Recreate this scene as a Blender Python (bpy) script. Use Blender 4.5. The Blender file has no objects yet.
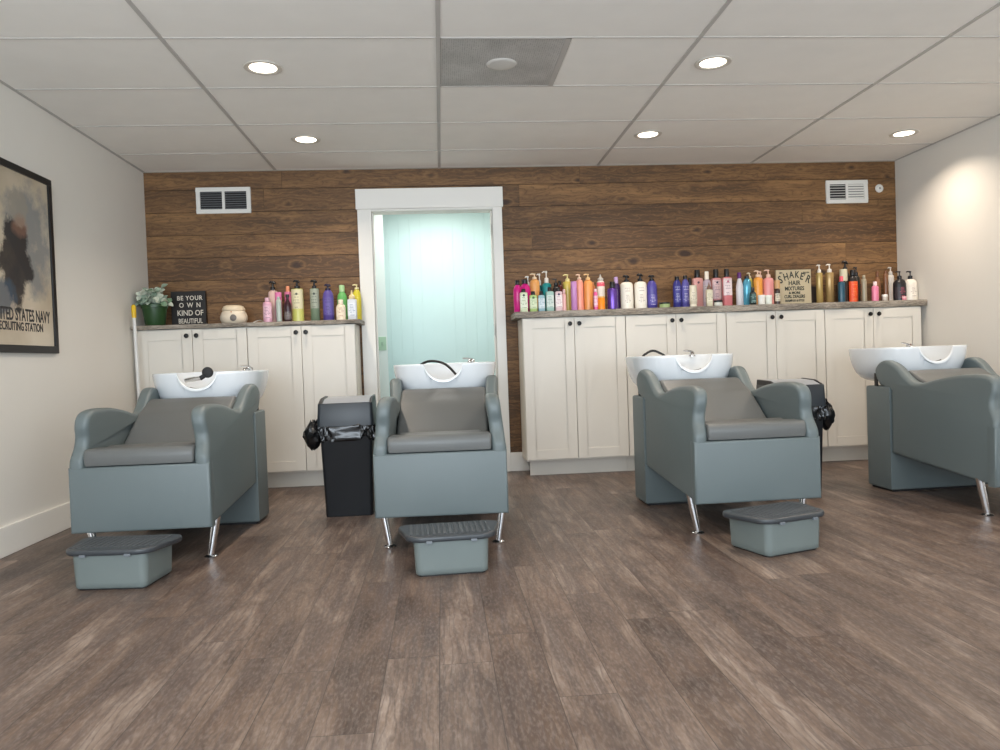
import bpy, bmesh, math, random
from mathutils import Vector, Matrix
random.seed(7)
PI = math.pi
S = bpy.context.scene
COL = S.collection

# ---------------------------------------------------------------- camera
F, YAW, PIT, ROL, CH = 749.8, 0.0780, 0.0213, -0.0354, 0.8673
cy_, sy_, cp, sp, cr, sr = math.cos(YAW), math.sin(YAW), math.cos(PIT), math.sin(PIT), math.cos(ROL), math.sin(ROL)
r0 = Vector((cy_, -sy_, 0)); fw = Vector((sy_*cp, cy_*cp, -sp)); up0 = Vector((sy_*sp, cy_*sp, cp))
rt = r0*cr + up0*sr; up = up0*cr - r0*sr
cam_d = bpy.data.cameras.new('camera'); cam = bpy.data.objects.new('camera', cam_d); COL.objects.link(cam)
M4 = Matrix(((rt.x, up.x, -fw.x, 0), (rt.y, up.y, -fw.y, 0), (rt.z, up.z, -fw.z, CH), (0, 0, 0, 1)))
cam.matrix_world = M4
cam_d.sensor_width = 36.0; cam_d.lens = F/1000*36.0; cam_d.clip_start = 0.05
S.camera = cam

# ---------------------------------------------------------------- world, daylight, exposure
S.view_settings.view_transform = 'Standard'; S.view_settings.look = 'None'
S.view_settings.gamma = 1.0; S.view_settings.use_curve_mapping = False
S.view_settings.exposure = 0.09
w = bpy.data.worlds.new('sky'); S.world = w; w.use_nodes = True
w.node_tree.nodes['Background'].inputs[0].default_value = (0.75, 0.87, 1.0, 1)
w.node_tree.nodes['Background'].inputs[1].default_value = 0.6

D, HC, XL, XR = 5.752, 2.336, -2.138, 3.671       # back wall, ceiling height, side walls
YF = -1.5                                          # street side of the salon

def area(name, loc, rot, sx, sy, power, color, shape='RECTANGLE', spread=PI):
    l = bpy.data.lights.new(name, 'AREA'); l.shape = shape; l.size = sx
    if shape == 'RECTANGLE': l.size_y = sy
    l.energy = power; l.color = color; l.spread = spread
    o = bpy.data.objects.new(name, l); COL.objects.link(o); o.location = loc; o.rotation_euler = rot
    return o
# daylight through the two shop windows behind the camera
area('window_daylight', (-0.75, YF+0.03, 1.25), (PI/2+0.22, 0, 0), 2.4, 1.75, 155, (0.80, 0.90, 1.0))
area('window_daylight', (2.3, YF+0.03, 1.25), (PI/2+0.22, 0, 0), 2.4, 1.75, 80, (0.80, 0.90, 1.0))
LAMP_W, LAMP_C = 7.2, (1.0, 0.85, 0.70)

# ---------------------------------------------------------------- materials
def srgb(r, g, b):
    f = lambda c: (c/255/12.92) if c/255 <= 0.04045 else ((c/255+0.055)/1.055)**2.4
    return (f(r), f(g), f(b), 1)
class NT:
    def __init__(s, name):
        s.m = bpy.data.materials.new(name); s.m.use_nodes = True; s.t = s.m.node_tree
        s.b = s.t.nodes['Principled BSDF']
    def n(s, typ, **kw):
        nd = s.t.nodes.new(typ)
        for k, v in kw.items():
            if k.startswith('i_'):
                key = k[2:]; key = int(key) if key.isdigit() else key.replace('_', ' ')
                if hasattr(v, 'is_linked') or isinstance(v, bpy.types.NodeSocket): s.t.links.new(v, nd.inputs[key])
                else: nd.inputs[key].default_value = v
            else: setattr(nd, k, v)
        return nd
    def math(s, op, a, b=0.0, c=None):
        nd = s.t.nodes.new('ShaderNodeMath'); nd.operation = op
        for i, v in enumerate((a, b) if c is None else (a, b, c)):
            if isinstance(v, bpy.types.NodeSocket): s.t.links.new(v, nd.inputs[i])
            else: nd.inputs[i].default_value = v
        return nd.outputs[0]
    def link(s, a, b): s.t.links.new(a, b)
    def ramp(s, fac, stops, interp='LINEAR'):
        nd = s.t.nodes.new('ShaderNodeValToRGB'); nd.color_ramp.interpolation = interp
        el = nd.color_ramp.elements
        while len(el) > 1: el.remove(el[-1])
        el[0].position = stops[0][0]; el[0].color = stops[0][1]
        for p, c in stops[1:]:
            e = el.new(p); e.color = c
        s.link(fac, nd.inputs[0]); return nd.outputs[0]
    def mix(s, fac, a, b, mode='MIX'):
        nd = s.t.nodes.new('ShaderNodeMix'); nd.data_type = 'RGBA'; nd.blend_type = mode
        for k, v in ((0, fac), (6, a), (7, b)):
            if isinstance(v, bpy.types.NodeSocket): s.link(v, nd.inputs[k])
            else: nd.inputs[k].default_value = v
        return nd.outputs[2]
    def bump(s, h, strength=0.2, dist=0.002):
        nd = s.n('ShaderNodeBump'); nd.inputs['Strength'].default_value = strength; nd.inputs['Distance'].default_value = dist
        s.link(h, nd.inputs['Height']); s.link(nd.outputs[0], s.b.inputs['Normal'])

_mc = {}
def mat(name, col, rough=0.5, metal=0.0, bump=None, var=0.06, **kw):
    """a plain coloured material with a slight procedural tone variation"""
    if name in _mc: return _mc[name]
    n = NT(name); tc = n.n('ShaderNodeTexCoord').outputs['Object']
    nz = n.n('ShaderNodeTexNoise', i_Vector=tc, i_Scale=6.0, i_Detail=3.0).outputs[0]
    c = srgb(*col)
    d = tuple(x*(1-var) for x in c[:3])+(1,); e = tuple(min(1, x*(1+var)) for x in c[:3])+(1,)
    n.link(n.mix(nz, d, e), n.b.inputs['Base Color'])
    n.b.inputs['Roughness'].default_value = rough; n.b.inputs['Metallic'].default_value = metal
    for k, v in kw.items(): n.b.inputs[k.replace('_', ' ')].default_value = v
    if bump:
        f = n.n('ShaderNodeTexNoise', i_Vector=tc, i_Scale=bump[0], i_Detail=4.0).outputs[0]; n.bump(f, bump[1], 0.002)
    _mc[name] = n.m; return n.m

PAINT = mat('warm white wall paint', (226, 222, 214), 0.75, bump=(90, 0.12), var=0.015)
TRIM = mat('white trim paint', (236, 233, 226), 0.45, var=0.015)
CAB = mat('off white cabinet paint', (218, 212, 201), 0.42, var=0.015)
CEIL = mat('mineral fibre ceiling tile', (240, 237, 231), 0.9, bump=(220, 0.35), var=0.04)
TGRID = mat('ceiling grid metal', (186, 182, 177), 0.6, var=0.02)
GAP = mat('dark gap', (70, 66, 62), 0.9)
LEATHER = mat('grey vinyl upholstery', (95, 105, 106), 0.44, bump=(260, 0.25), var=0.04)
LEATHER2 = mat('grey vinyl seat upholstery', (92, 94, 93), 0.42, bump=(200, 0.25), var=0.04)  # same vinyl, with the warm downlight tone put into the colour
CHROME = mat('chrome', (225, 227, 230), 0.12, 1.0, var=0.01)
PORC = mat('white porcelain', (222, 226, 229), 0.12, var=0.005, Coat_Weight=0.5)
RUBBER = mat('black rubber', (22, 22, 24), 0.5)
BLACKP = mat('black plastic', (26, 29, 33), 0.42, bump=(120, 0.1))
BAG = mat('black bin bag film', (16, 16, 18), 0.22)
LIDG = mat('grey lid plastic', (150, 156, 163), 0.35)
STOOL = mat('grey green stool plastic', (108, 117, 115), 0.5, bump=(200, 0.1))
KNOB = mat('black knob metal', (26, 24, 23), 0.35, 0.5)
AQUA = mat('aqua painted panelling', (200, 224, 223), 0.6, var=0.02)
VENTW = mat('white vent metal', (226, 224, 218), 0.5)
VENTD = mat('dark vent interior', (38, 38, 40), 0.8)
FRAMEB = mat('black frame', (18, 17, 17), 0.4)

def floor_material():
    n = NT('weathered oak vinyl plank'); tc = n.n('ShaderNodeTexCoord').outputs['Object']
    sx = n.n('ShaderNodeSeparateXYZ', i_0=tc).outputs; X, Y = sx[0], sx[1]
    W, L = 0.152, 1.22
    u = n.math('DIVIDE', n.math('ADD', X, 0.035), W); col = n.math('FLOOR', u); fu = n.math('FRACT', u)
    rnd = n.n('ShaderNodeTexWhiteNoise', noise_dimensions='1D', i_W=col).outputs[0]
    v = n.math('ADD', n.math('DIVIDE', Y, L), n.math('MULTIPLY', rnd, 7.3)); row = n.math('FLOOR', v); fv = n.math('FRACT', v)
    idc = n.n('ShaderNodeCombineXYZ', i_0=col, i_1=row, i_2=0.0).outputs[0]
    wn = n.n('ShaderNodeTexWhiteNoise', noise_dimensions='3D', i_Vector=idc).outputs
    pid = wn[0]
    off = n.math('MULTIPLY', pid, 31.0)
    def stretched(ax, ay, sc, det, rough=0.6, dist=0.0):
        cv = n.n('ShaderNodeCombineXYZ', i_0=n.math('MULTIPLY', X, ax), i_1=n.math('MULTIPLY', Y, ay), i_2=off).outputs[0]
        return n.n('ShaderNodeTexNoise', i_Vector=cv, i_Scale=sc, i_Detail=det, i_Roughness=rough, i_Distortion=dist).outputs[0]
    broad = stretched(9, 2.2, 1.0, 5, 0.62, 0.6)
    grain = stretched(85, 4.2, 1.0, 6, 0.72, 0.4)
    fine = stretched(130, 34, 1.0, 3, 0.6)
    streak = stretched(30, 2.0, 1.0, 4, 0.6, 0.5)
    patch = stretched(4.0, 2.2, 1.0, 3, 0.55, 0.3)
    cv = n.n('ShaderNodeCombineXYZ', i_0=n.math('ADD', n.math('MULTIPLY', X, 1.0), n.math('MULTIPLY', off, 0.31)), i_1=n.math('MULTIPLY', Y, 0.16), i_2=off).outputs[0]
    wave = n.n('ShaderNodeTexWave', wave_type='BANDS', bands_direction='X', i_Vector=cv, i_Scale=14.0, i_Distortion=12.0, i_Detail=3.0, i_Detail_Scale=1.4).outputs[0]
    base = n.ramp(broad, [(0.34, srgb(90, 76, 69)), (0.45, srgb(124, 108, 98)), (0.55, srgb(150, 134, 122)), (0.68, srgb(182, 170, 160))])
    tone = n.ramp(pid, [(0.0, srgb(178, 160, 148)), (0.35, srgb(205, 192, 180)), (0.65, srgb(222, 214, 208)), (1.0, srgb(246, 238, 230))])
    c = n.mix(0.85, base, tone, 'MULTIPLY')
    c = n.mix(n.ramp(streak, [(0.40, (0.75, 0.75, 0.75, 1)), (0.55, (0, 0, 0, 1))]), c, srgb(96, 82, 76))
    c = n.mix(n.ramp(patch, [(0.56, (0, 0, 0, 1)), (0.74, (0.4, 0.4, 0.4, 1))]), c, srgb(134, 108, 90))
    c = n.mix(n.math('MULTIPLY', n.math('SUBTRACT', 1.0, grain), 0.75), c, srgb(128, 110, 100), 'MULTIPLY')
    c = n.mix(n.ramp(wave, [(0.0, (0.6, 0.6, 0.6, 1)), (0.22, (0, 0, 0, 1))]), c, srgb(84, 70, 64))
    c = n.mix(n.ramp(fine, [(0.46, (0, 0, 0, 1)), (0.70, (0.16, 0.16, 0.16, 1))]), c, srgb(176, 166, 158))
    eu = n.math('MINIMUM', fu, n.math('SUBTRACT', 1.0, fu)); ev = n.math('MULTIPLY', n.math('MINIMUM', fv, n.math('SUBTRACT', 1.0, fv)), L/W)
    e = n.math('MINIMUM', eu, ev)
    gap = n.math('LESS_THAN', e, 0.009)
    c = n.mix(n.math('MULTIPLY', gap, 0.65), c, srgb(55, 46, 42))
    n.link(c, n.b.inputs['Base Color'])
    rr = n.ramp(grain, [(0.3, (0.36, 0.36, 0.36, 1)), (0.7, (0.50, 0.50, 0.50, 1))])
    n.link(rr, n.b.inputs['Roughness'])
    h = n.math('SUBTRACT', n.math('ADD', n.math('MULTIPLY', grain, 0.5), n.math('MULTIPLY', fine, 0.3)), gap)
    n.bump(h, 0.25, 0.0015)
    return n.m

def board_material(name, lo, mid, hi, knots=True, rough=0.6, sc=1.0, seed=0.0):
    """stained boards, long axis X, per board number in the face attribute bid"""
    n = NT(name); tc = n.n('ShaderNodeTexCoord').outputs['Object']
    s = n.n('ShaderNodeSeparateXYZ', i_0=tc).outputs; X, Y, Z = s[0], s[1], s[2]
    bid = n.n('ShaderNodeAttribute', attribute_name='bid').outputs['Fac']
    off = n.math('ADD', n.math('MULTIPLY', bid, 43.0), seed)
    def st(ax, az, det, rg=0.6, ds=0.0):
        cv = n.n('ShaderNodeCombineXYZ', i_0=n.math('MULTIPLY', X, ax*sc), i_1=off, i_2=n.math('MULTIPLY', Z, az*sc)).outputs[0]
        return n.n('ShaderNodeTexNoise', i_Vector=cv, i_Scale=1.0, i_Detail=det, i_Roughness=rg, i_Distortion=ds).outputs[0]
    broad = st(1.4, 9, 3, 0.5, 0.6); grain = st(4.5, 95, 4, 0.65, 0.4)
    cv = n.n('ShaderNodeCombineXYZ', i_0=n.math('MULTIPLY', X, 0.34*sc), i_1=off, i_2=n.math('ADD', n.math('MULTIPLY', Z, sc), n.math('MULTIPLY', off, 0.17))).outputs[0]
    wave = n.n('ShaderNodeTexWave', wave_type='BANDS', bands_direction='Z', i_Vector=cv, i_Scale=9.0, i_Distortion=16.0, i_Detail=3.5, i_Detail_Scale=1.6, i_Detail_Roughness=0.6).outputs[0]
    c = n.ramp(broad, [(0.3, lo), (0.5, mid), (0.72, hi)])
    tn = n.ramp(bid, [(0, srgb(200, 192, 186)), (0.5, srgb(228, 224, 220)), (1, srgb(255, 250, 244))])
    c = n.mix(1.0, c, tn, 'MULTIPLY')
    c = n.mix(n.ramp(wave, [(0.0, (0.5, 0.5, 0.5, 1)), (0.16, (0, 0, 0, 1)), (0.8, (0, 0, 0, 1))]), c, n.mix(0.5, lo, (0, 0, 0, 1)))
    c = n.mix(n.ramp(wave, [(0.80, (0, 0, 0, 1)), (1.0, (0.30, 0.30, 0.30, 1))]), c, hi)
    c = n.mix(n.ramp(grain, [(0.35, (0.40, 0.40, 0.40, 1)), (0.58, (0, 0, 0, 1))]), c, n.mix(0.35, lo, (0, 0, 0, 1)))
    if knots:
        kv = n.n('ShaderNodeCombineXYZ', i_0=n.math('MULTIPLY', X, 3.4), i_1=off, i_2=n.math('MULTIPLY', Z, 6.0)).outputs[0]
        nd = n.n('ShaderNodeTexVoronoi', i_Vector=kv, i_Scale=1.0); kd = nd.outputs['Distance']
        kd = n.math('ADD', kd, n.math('MULTIPLY', n.math('SUBTRACT', broad, 0.5), 0.45))
        c = n.mix(n.ramp(kd, [(0.05, (0.85, 0.85, 0.85, 1)), (0.12, (0, 0, 0, 1))]), c, srgb(48, 27, 14))
        ring = n.ramp(kd, [(0.12, (0, 0, 0, 1)), (0.17, (0.3, 0.3, 0.3, 1)), (0.23, (0, 0, 0, 1))])
        c = n.mix(ring, c, hi)
    n.link(c, n.b.inputs['Base Color']); n.b.inputs['Roughness'].default_value = rough
    n.bump(n.math('ADD', grain, wave), 0.2, 0.001)
    return n.m

FLOOR = floor_material()
WOOD = board_material('brown stained pine boards', srgb(94, 67, 38), srgb(124, 90, 54), srgb(158, 119, 75))
COUNTER = board_material('weathered grey counter boards', srgb(100, 92, 82), srgb(156, 147, 134), srgb(196, 188, 176), knots=False, rough=0.55, sc=1.6, seed=5.0)

# ---------------------------------------------------------------- mesh helpers
class MB:
    def __init__(s): s.v = []; s.f = []; s.attr = []
    def add(s, vs, fs, a=0.0):
        o = len(s.v); s.v += [tuple(p) for p in vs]; s.f += [tuple(i+o for i in f) for f in fs]; s.attr += [a]*len(fs); return s
    def box(s, x0, x1, y0, y1, z0, z1, a=0.0):
        vs = [(x0, y0, z0), (x1, y0, z0), (x1, y1, z0), (x0, y1, z0), (x0, y0, z1), (x1, y0, z1), (x1, y1, z1), (x0, y1, z1)]
        return s.add(vs, [(3, 2, 1, 0), (4, 5, 6, 7), (0, 1, 5, 4), (1, 2, 6, 5), (2, 3, 7, 6), (3, 0, 4, 7)], a)
    def rings(s, rings, cap0=True, cap1=True, closed=False):
        n = len(rings[0]); vs = [p for r in rings for p in r]; fs = []
        m = len(rings)
        for i in range(m if closed else m-1):
            a = i*n; b = ((i+1) % m)*n
            for j in range(n):
                k = (j+1) % n; fs.append((a+j, a+k, b+k, b+j))
        if not closed:
            if cap0: fs.append(tuple(reversed(range(n))))
            if cap1: fs.append(tuple(range((m-1)*n, m*n)))
        return s.add(vs, fs)
    def lathe(s, prof, n=24, cx=0, cy=0, sx=1.0, sy=1.0, p=2.0, cap0=True, cap1=True):
        R = []
        for r, z in prof:
            ring = []
            for i in range(n):
                t = 2*PI*i/n; c, q = math.cos(t), math.sin(t)
                if p != 2.0:
                    c = math.copysign(abs(c)**(2/p), c); q = math.copysign(abs(q)**(2/p), q)
                ring.append((cx+r*c*sx, cy+r*q*sy, z))
            R.append(ring)
        return s.rings(R, cap0, cap1)
    def tube(s, pts, r, n=10, caps=True):
        pts = [Vector(p) for p in pts]; rs = r if isinstance(r, (list, tuple)) else [r]*len(pts)
        R = []; prev = None
        for i, p in enumerate(pts):
            t = (pts[min(i+1, len(pts)-1)]-pts[max(i-1, 0)]).normalized()
            if prev is None:
                a = Vector((0, 0, 1)) if abs(t.z) < 0.9 else Vector((1, 0, 0)); u = t.cross(a).normalized()
            else: u = (prev - t*prev.dot(t)).normalized()
            prev = u; v = t.cross(u)
            R.append([tuple(p + (u*math.cos(2*PI*k/n)+v*math.sin(2*PI*k/n))*rs[i]) for k in range(n)])
        return s.rings(R, caps, caps)
    def prism(s, poly, a0, a1, axis='x'):
        """extrude a polygon given in the two other axes"""
        def P(p, a): return (a, p[0], p[1]) if axis == 'x' else ((p[0], a, p[1]) if axis == 'y' else (p[0], p[1], a))
        return s.rings([[P(p, a0) for p in poly], [P(p, a1) for p in poly]])
    def build(s, name, m, parent=None, bevel=0, bseg=3, angle=35, loc=None, rot=None, subdiv=0):
        me = bpy.data.meshes.new(name); me.from_pydata(s.v, [], s.f); me.update()
        bm = bmesh.new(); bm.from_mesh(me)
        if subdiv == 0 and not any(s.attr): bmesh.ops.remove_doubles(bm, verts=bm.verts, dist=1e-6)
        bmesh.ops.recalc_face_normals(bm, faces=bm.faces); bm.to_mesh(me); bm.free()
        if any(s.attr):
            at = me.attributes.new('bid', 'FLOAT', 'FACE')
            for i, a in enumerate(s.attr): at.data[i].value = a
        me.materials.append(m)
        me.shade_smooth(); me.set_sharp_from_angle(angle=math.radians(angle))
        o = bpy.data.objects.new(name, me); COL.objects.link(o)
        if parent: o.parent = parent
        if loc: o.location = loc
        if rot: o.rotation_euler = rot
        if bevel:
            b = o.modifiers.new('bevel', 'BEVEL'); b.width = bevel; b.segments = bseg; b.limit_method = 'ANGLE'; b.angle_limit = math.radians(32)
            b.harden_normals = False
            me.set_sharp_from_angle(angle=math.radians(80))
        if subdiv:
            b = o.modifiers.new('subsurf', 'SUBSURF'); b.levels = subdiv; b.render_levels = subdiv
        return o

def crv(pts, n=6):
    """open Catmull-Rom through 2-d or 3-d points"""
    out = []; N = len(pts)
    for i in range(N-1):
        p0 = pts[max(i-1, 0)]; p1 = pts[i]; p2 = pts[i+1]; p3 = pts[min(i+2, N-1)]
        for k in range(n):
            t = k/n
            out.append(tuple(0.5*((2*b)+(-a+c)*t+(2*a-5*b+4*c-d)*t*t+(-a+3*b-3*c+d)*t**3) for a, b, c, d in zip(p0, p1, p2, p3)))
    out.append(tuple(pts[-1])); return out

def inset(poly, d):
    n = len(poly); A = sum(poly[i][0]*poly[(i+1) % n][1]-poly[(i+1) % n][0]*poly[i][1] for i in range(n))
    sg = 1 if A > 0 else -1; out = []
    for i in range(n):
        p = Vector(poly[i]); a = Vector(poly[i-1]); b = Vector(poly[(i+1) % n])
        e1 = (p-a).normalized(); e2 = (b-p).normalized()
        n1 = Vector((-e1.y, e1.x))*sg; n2 = Vector((-e2.y, e2.x))*sg
        m = (n1+n2); m = m.normalized() if m.length > 1e-6 else n1
        k = 1/max(0.5, m.dot(n1)); q = p + m*d*k; out.append((q.x, q.y))
    return out
def pillow(mb, poly, a0, a1, r, axis='x', seg=5, r1=None):
    """prism with rolled edges of radius r"""
    r1 = r if r1 is None else r1
    def P(p, a): return (a, p[0], p[1]) if axis == 'x' else ((p[0], a, p[1]) if axis == 'y' else (p[0], p[1], a))
    L = []
    for k in range(seg+1):
        t = PI/2*k/seg; L.append(t)
    L = [(a0 + r*(1-math.cos(PI/2*k/seg)), r*(1-math.sin(PI/2*k/seg))) for k in range(seg+1)]
    Rr = [(a1 - r1*(1-math.cos(PI/2*k/seg)), r1*(1-math.sin(PI/2*k/seg))) for k in range(seg, -1, -1)]
    mb.rings([[P(p, a) for p in inset(poly, d)] for a, d in L+Rr]); return mb

def thing(name, label, cat, loc=(0, 0, 0), rz=0, group=None):
    o = bpy.data.objects.new(name, None); COL.objects.link(o); o.location = loc; o.rotation_euler = (0, 0, rz)
    o.empty_display_size = 0.1
    o['label'] = label; o['category'] = cat
    if group: o['group'] = group
    return o
def tag(o, label, cat, group=None):
    o['label'] = label; o['category'] = cat
    if group: o['group'] = group
    return o
def struct(o): o['kind'] = 'structure'; return o
def copy_tree(o, parent=None):
    c = o.copy(); COL.objects.link(c); c.parent = parent
    for ch in list(o.children): copy_tree(ch, c)
    return c
def text_mesh(name, txt, size, m, parent, loc, rot=(PI/2, 0, 0), sx=1.0, align='CENTER', ext=0.0006, space=1.0, bold=0.0007):
    cu = bpy.data.curves.new(name, 'FONT'); cu.body = txt; cu.size = size; cu.align_x = align; cu.extrude = ext; cu.space_character = space
    cu.resolution_u = 3; cu.offset = bold
    t = bpy.data.objects.new(name, cu); COL.objects.link(t)
    bpy.context.view_layer.update()
    me = bpy.data.meshes.new_from_object(t.evaluated_get(bpy.context.evaluated_depsgraph_get()))
    bpy.data.objects.remove(t); bpy.data.curves.remove(cu)
    me.name = name
    for v in me.vertices: v.co.x *= sx
    me.materials.clear(); me.materials.append(m)
    o = bpy.data.objects.new(name, me); COL.objects.link(o); o.parent = parent; o.location = loc; o.rotation_euler = rot
    return o

# ---------------------------------------------------------------- the room
struct(MB().box(XL-0.1, XR+0.1, YF-0.1, 7.3, -0.06, 0).build('floor', FLOOR))
struct(MB().box(XL-0.12, XL, YF-0.1, D+0.12, 0, HC+0.2).build('wall_left', PAINT))
struct(MB().box(XR, XR+0.12, YF-0.1, D+0.12, 0, HC+0.2).build('wall_right', PAINT))
OX0, OX1, OZ = -0.485, 0.433, 2.015
bw = MB(); yb = D+0.014
bw.box(XL, OX0-0.02, yb, yb+0.11, 0, HC+0.2); bw.box(OX1+0.02, XR, yb, yb+0.11, 0, HC+0.2); bw.box(OX0-0.02, OX1+0.02, yb, yb+0.11, OZ+0.02, HC+0.2)
struct(bw.build('wall_back_core', PAINT)).name = 'wall_back'
# stained boards over the back wall
bd = MB(); z1 = HC
edges = [HC, 2.201]
while edges[-1] > 0.02: edges.append(max(0.0, edges[-1]-0.168))
rb = random.Random(3)
def board(x0, x1, z0, z1):
    if x1-x0 > 0.01 and z1-z0 > 0.01: bd.box(x0+0.0008, x1-0.0008, D, D+0.008, z0+0.0018, z1-0.0018, rb.random()*0.98+0.01)
for i in range(len(edges)-1):
    zt, zb = edges[i], edges[i+1]
    cuts = [XL]; x = XL + (1.0 if i == 0 else rb.uniform(0.7, 3.2))
    while x < XR-0.3:
        cuts.append(x); x += rb.uniform(1.9, 3.4)
    cuts.append(XR)
    for a, b in zip(cuts, cuts[1:]):
        if zt <= 2.10:
            for c0, c1 in ((XL, -0.52), (0.47, XR)):
                board(max(a, c0), min(b, c1), zb, zt)
        else: board(a, b, zb, zt)
bk_ = MB(); bk_.box(XL, OX0-0.02, D+0.0085, D+0.0139, 0, HC); bk_.box(OX1+0.02, XR, D+0.0085, D+0.0139, 0, HC); bk_.box(OX0-0.02, OX1+0.02, D+0.0085, D+0.0139, OZ+0.02, HC)
struct(bk_.build('trim_5', mat('dark board backing', (48, 33, 22), 0.9)))
struct(bd.build('wall_back_boards', WOOD)).name = 'trim_1'

# ceiling: slab, lay-in tiles and grid
struct(MB().box(XL, XR, YF, D+0.014, HC+0.012, HC+0.2).build('ceiling', GAP))
xs = [XL, -1.178, 0.0416, 1.2608, 2.48, XR]; ys = [D]; y = 5.2725
while y > YF: ys.append(y); y -= 0.6096
ys.append(YF); ys = ys[::-1]
tl = MB(); g1 = MB()
for i in range(len(xs)-1):
    for j in range(len(ys)-1):
        a, b, c, d = xs[i], xs[i+1], ys[j], ys[j+1]
        if i == 2 and abs(c-3.4436) < 0.01: a = 0.66
        tl.box(a, b, c, d, HC, HC+0.012)
struct(tl.build('ceiling_tiles', CEIL)).name = 'ceiling'
for xx in xs[1:-1]: g1.box(xx-0.010, xx+0.010, YF, D, HC-0.004, HC+0.001)
struct(g1.build('trim_2', TGRID))
g2 = MB()
for yy in ys[1:-1]:
    for a, b in zip(xs, xs[1:]): g2.box(a+0.010, b-0.010, yy-0.004, yy+0.004, HC-0.003, HC+0.001)
struct(g2.build('trim_3', TGRID))
g3 = MB(); g3.box(XL, XL+0.018, YF, D, HC-0.003, HC); g3.box(XR-0.018, XR, YF, D, HC-0.003, HC); g3.box(XL+0.018, XR-0.018, D-0.018, D, HC-0.003, HC)
struct(g3.build('trim_4', TGRID))

# skirting boards
BH = 0.1436
struct(MB().box(XL, XL+0.016, YF, D, 0, BH).build('baseboard_left', TRIM, bevel=0.003))
struct(MB().box(XR-0.016, XR, YF, D, 0, BH).build('baseboard_right', TRIM, bevel=0.003))
bb = MB(); bb.box(XL+0.016, -0.588, D-0.016, D, 0, BH); bb.box(0.507, XR-0.016, D-0.016, D, 0, BH)
struct(bb.build('baseboard_back', TRIM, bevel=0.003))

# door opening with white casing
dc = MB(); dc.box(-0.586, OX0, D-0.02, D, 0, 2.03); dc.box(OX1, 0.507, D-0.02, D, 0, 2.03); dc.box(-0.596, 0.517, D-0.026, D, 2.03, 2.182)
dc.box(OX0-0.02, OX0, D, D+0.13, 0, OZ); dc.box(OX1, OX1+0.02, D, D+0.13, 0, OZ); dc.box(OX0-0.02, OX1+0.02, D, D+0.13, OZ, OZ+0.02)
dc.box(OX0, OX1, D-0.02, D, OZ, 2.03)
dc.box(OX0, OX0+0.012, D+0.05, D+0.09, 0, OZ); dc.box(OX1-0.012, OX1, D+0.05, D+0.09, 0, OZ)
struct(dc.build('door_1', TRIM, bevel=0.002, bseg=2))
hg = MB()
for zz in (0.25, 1.05, 1.82): hg.box(OX1-0.014, OX1-0.0125, D+0.004, D+0.045, zz, zz+0.09)
hg.build('hinge', mat('brushed steel', (170, 168, 160), 0.35, 1.0), bpy.data.objects['door_1'])
# the aqua room beyond
aq = MB()
for k in range(18):
    x0 = -0.95+k*0.1; aq.box(x0+0.0004, x0+0.0996, 7.05, 7.07, 0, HC)
aq.box(-0.95, 0.85, 7.062, 7.15, 0, HC)
struct(aq.build('wall_beyond_back', AQUA)); bpy.data.objects['wall_beyond_back'].name = 'wall_far'
PALE = mat('pale aqua wall paint', (226, 238, 236), 0.6, var=0.01)  # same aqua paint, its brightness near the lamp put into the colour
struct(MB().box(-0.95, -0.452, 6.5, 6.515, 0, HC).build('wall_partition', PALE))
sidew = MB(); sidew.box(-1.05, -0.95, D+0.13, 7.15, 0, HC); sidew.box(0.85, 0.95, D+0.13, 7.15, 0, HC)
struct(sidew.build('wall_side', PALE))
struct(MB().box(-1.05, 0.95, D+0.125, 7.15, HC, HC+0.1).build('ceiling_beyond', PAINT)).name = 'ceiling'
area('bathroom_ceiling_light', (0.0, 6.3, HC-0.03), (0, 0, 0), 0.5, 0.5, 15, (1.0, 0.97, 0.92))
t = thing('ceiling_panel_light', 'square flat light on the ceiling of the aqua room', 'light', (0.0, 6.3, HC))
MB().box(-0.26, 0.26, -0.26, 0.26, -0.022, 0).build('frame', TRIM, t, bevel=0.004)
t = thing('light_switch', 'pale green light switch plate on the wall strip inside the doorway', 'switch', (-0.497, 6.5, 1.035))
OUT = mat('pale green plate', (170, 205, 178), 0.4)
MB().box(-0.036, 0.036, -0.006, 0, -0.058, 0.058).build('plate', OUT, t, bevel=0.003)
MB().box(-0.008, 0.008, -0.012, -0.006, -0.014, 0.014).build('switch_toggle', mat('switch face', (150, 185, 160), 0.4), t, bevel=0.002)

# street front behind the camera: wall with two big windows
fr = MB()
fr.box(XL, -1.95, YF-0.1, YF, 0, HC); fr.box(0.45, 1.1, YF-0.1, YF, 0, HC); fr.box(3.5, XR, YF-0.1, YF, 0, HC)
for a, b in ((-1.95, 0.45), (1.1, 3.5)): fr.box(a, b, YF-0.1, YF, 0, 0.35); fr.box(a, b, YF-0.1, YF, 2.15, HC+0.2)
struct(fr.build('wall_front', PAINT))
for k, (a, b) in enumerate(((-1.95, 0.45), (1.1, 3.5))):
    wf = MB()
    for q in (a, (a+b)/2-0.02, b-0.04): wf.box(q, q+0.04, YF-0.07, YF-0.02, 0.35, 2.15)
    wf.box(a, b, YF-0.07, YF-0.02, 0.35, 0.39); wf.box(a, b, YF-0.07, YF-0.02, 2.11, 2.15)
    struct(wf.build('window_%d' % (k+1), TRIM))

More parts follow.
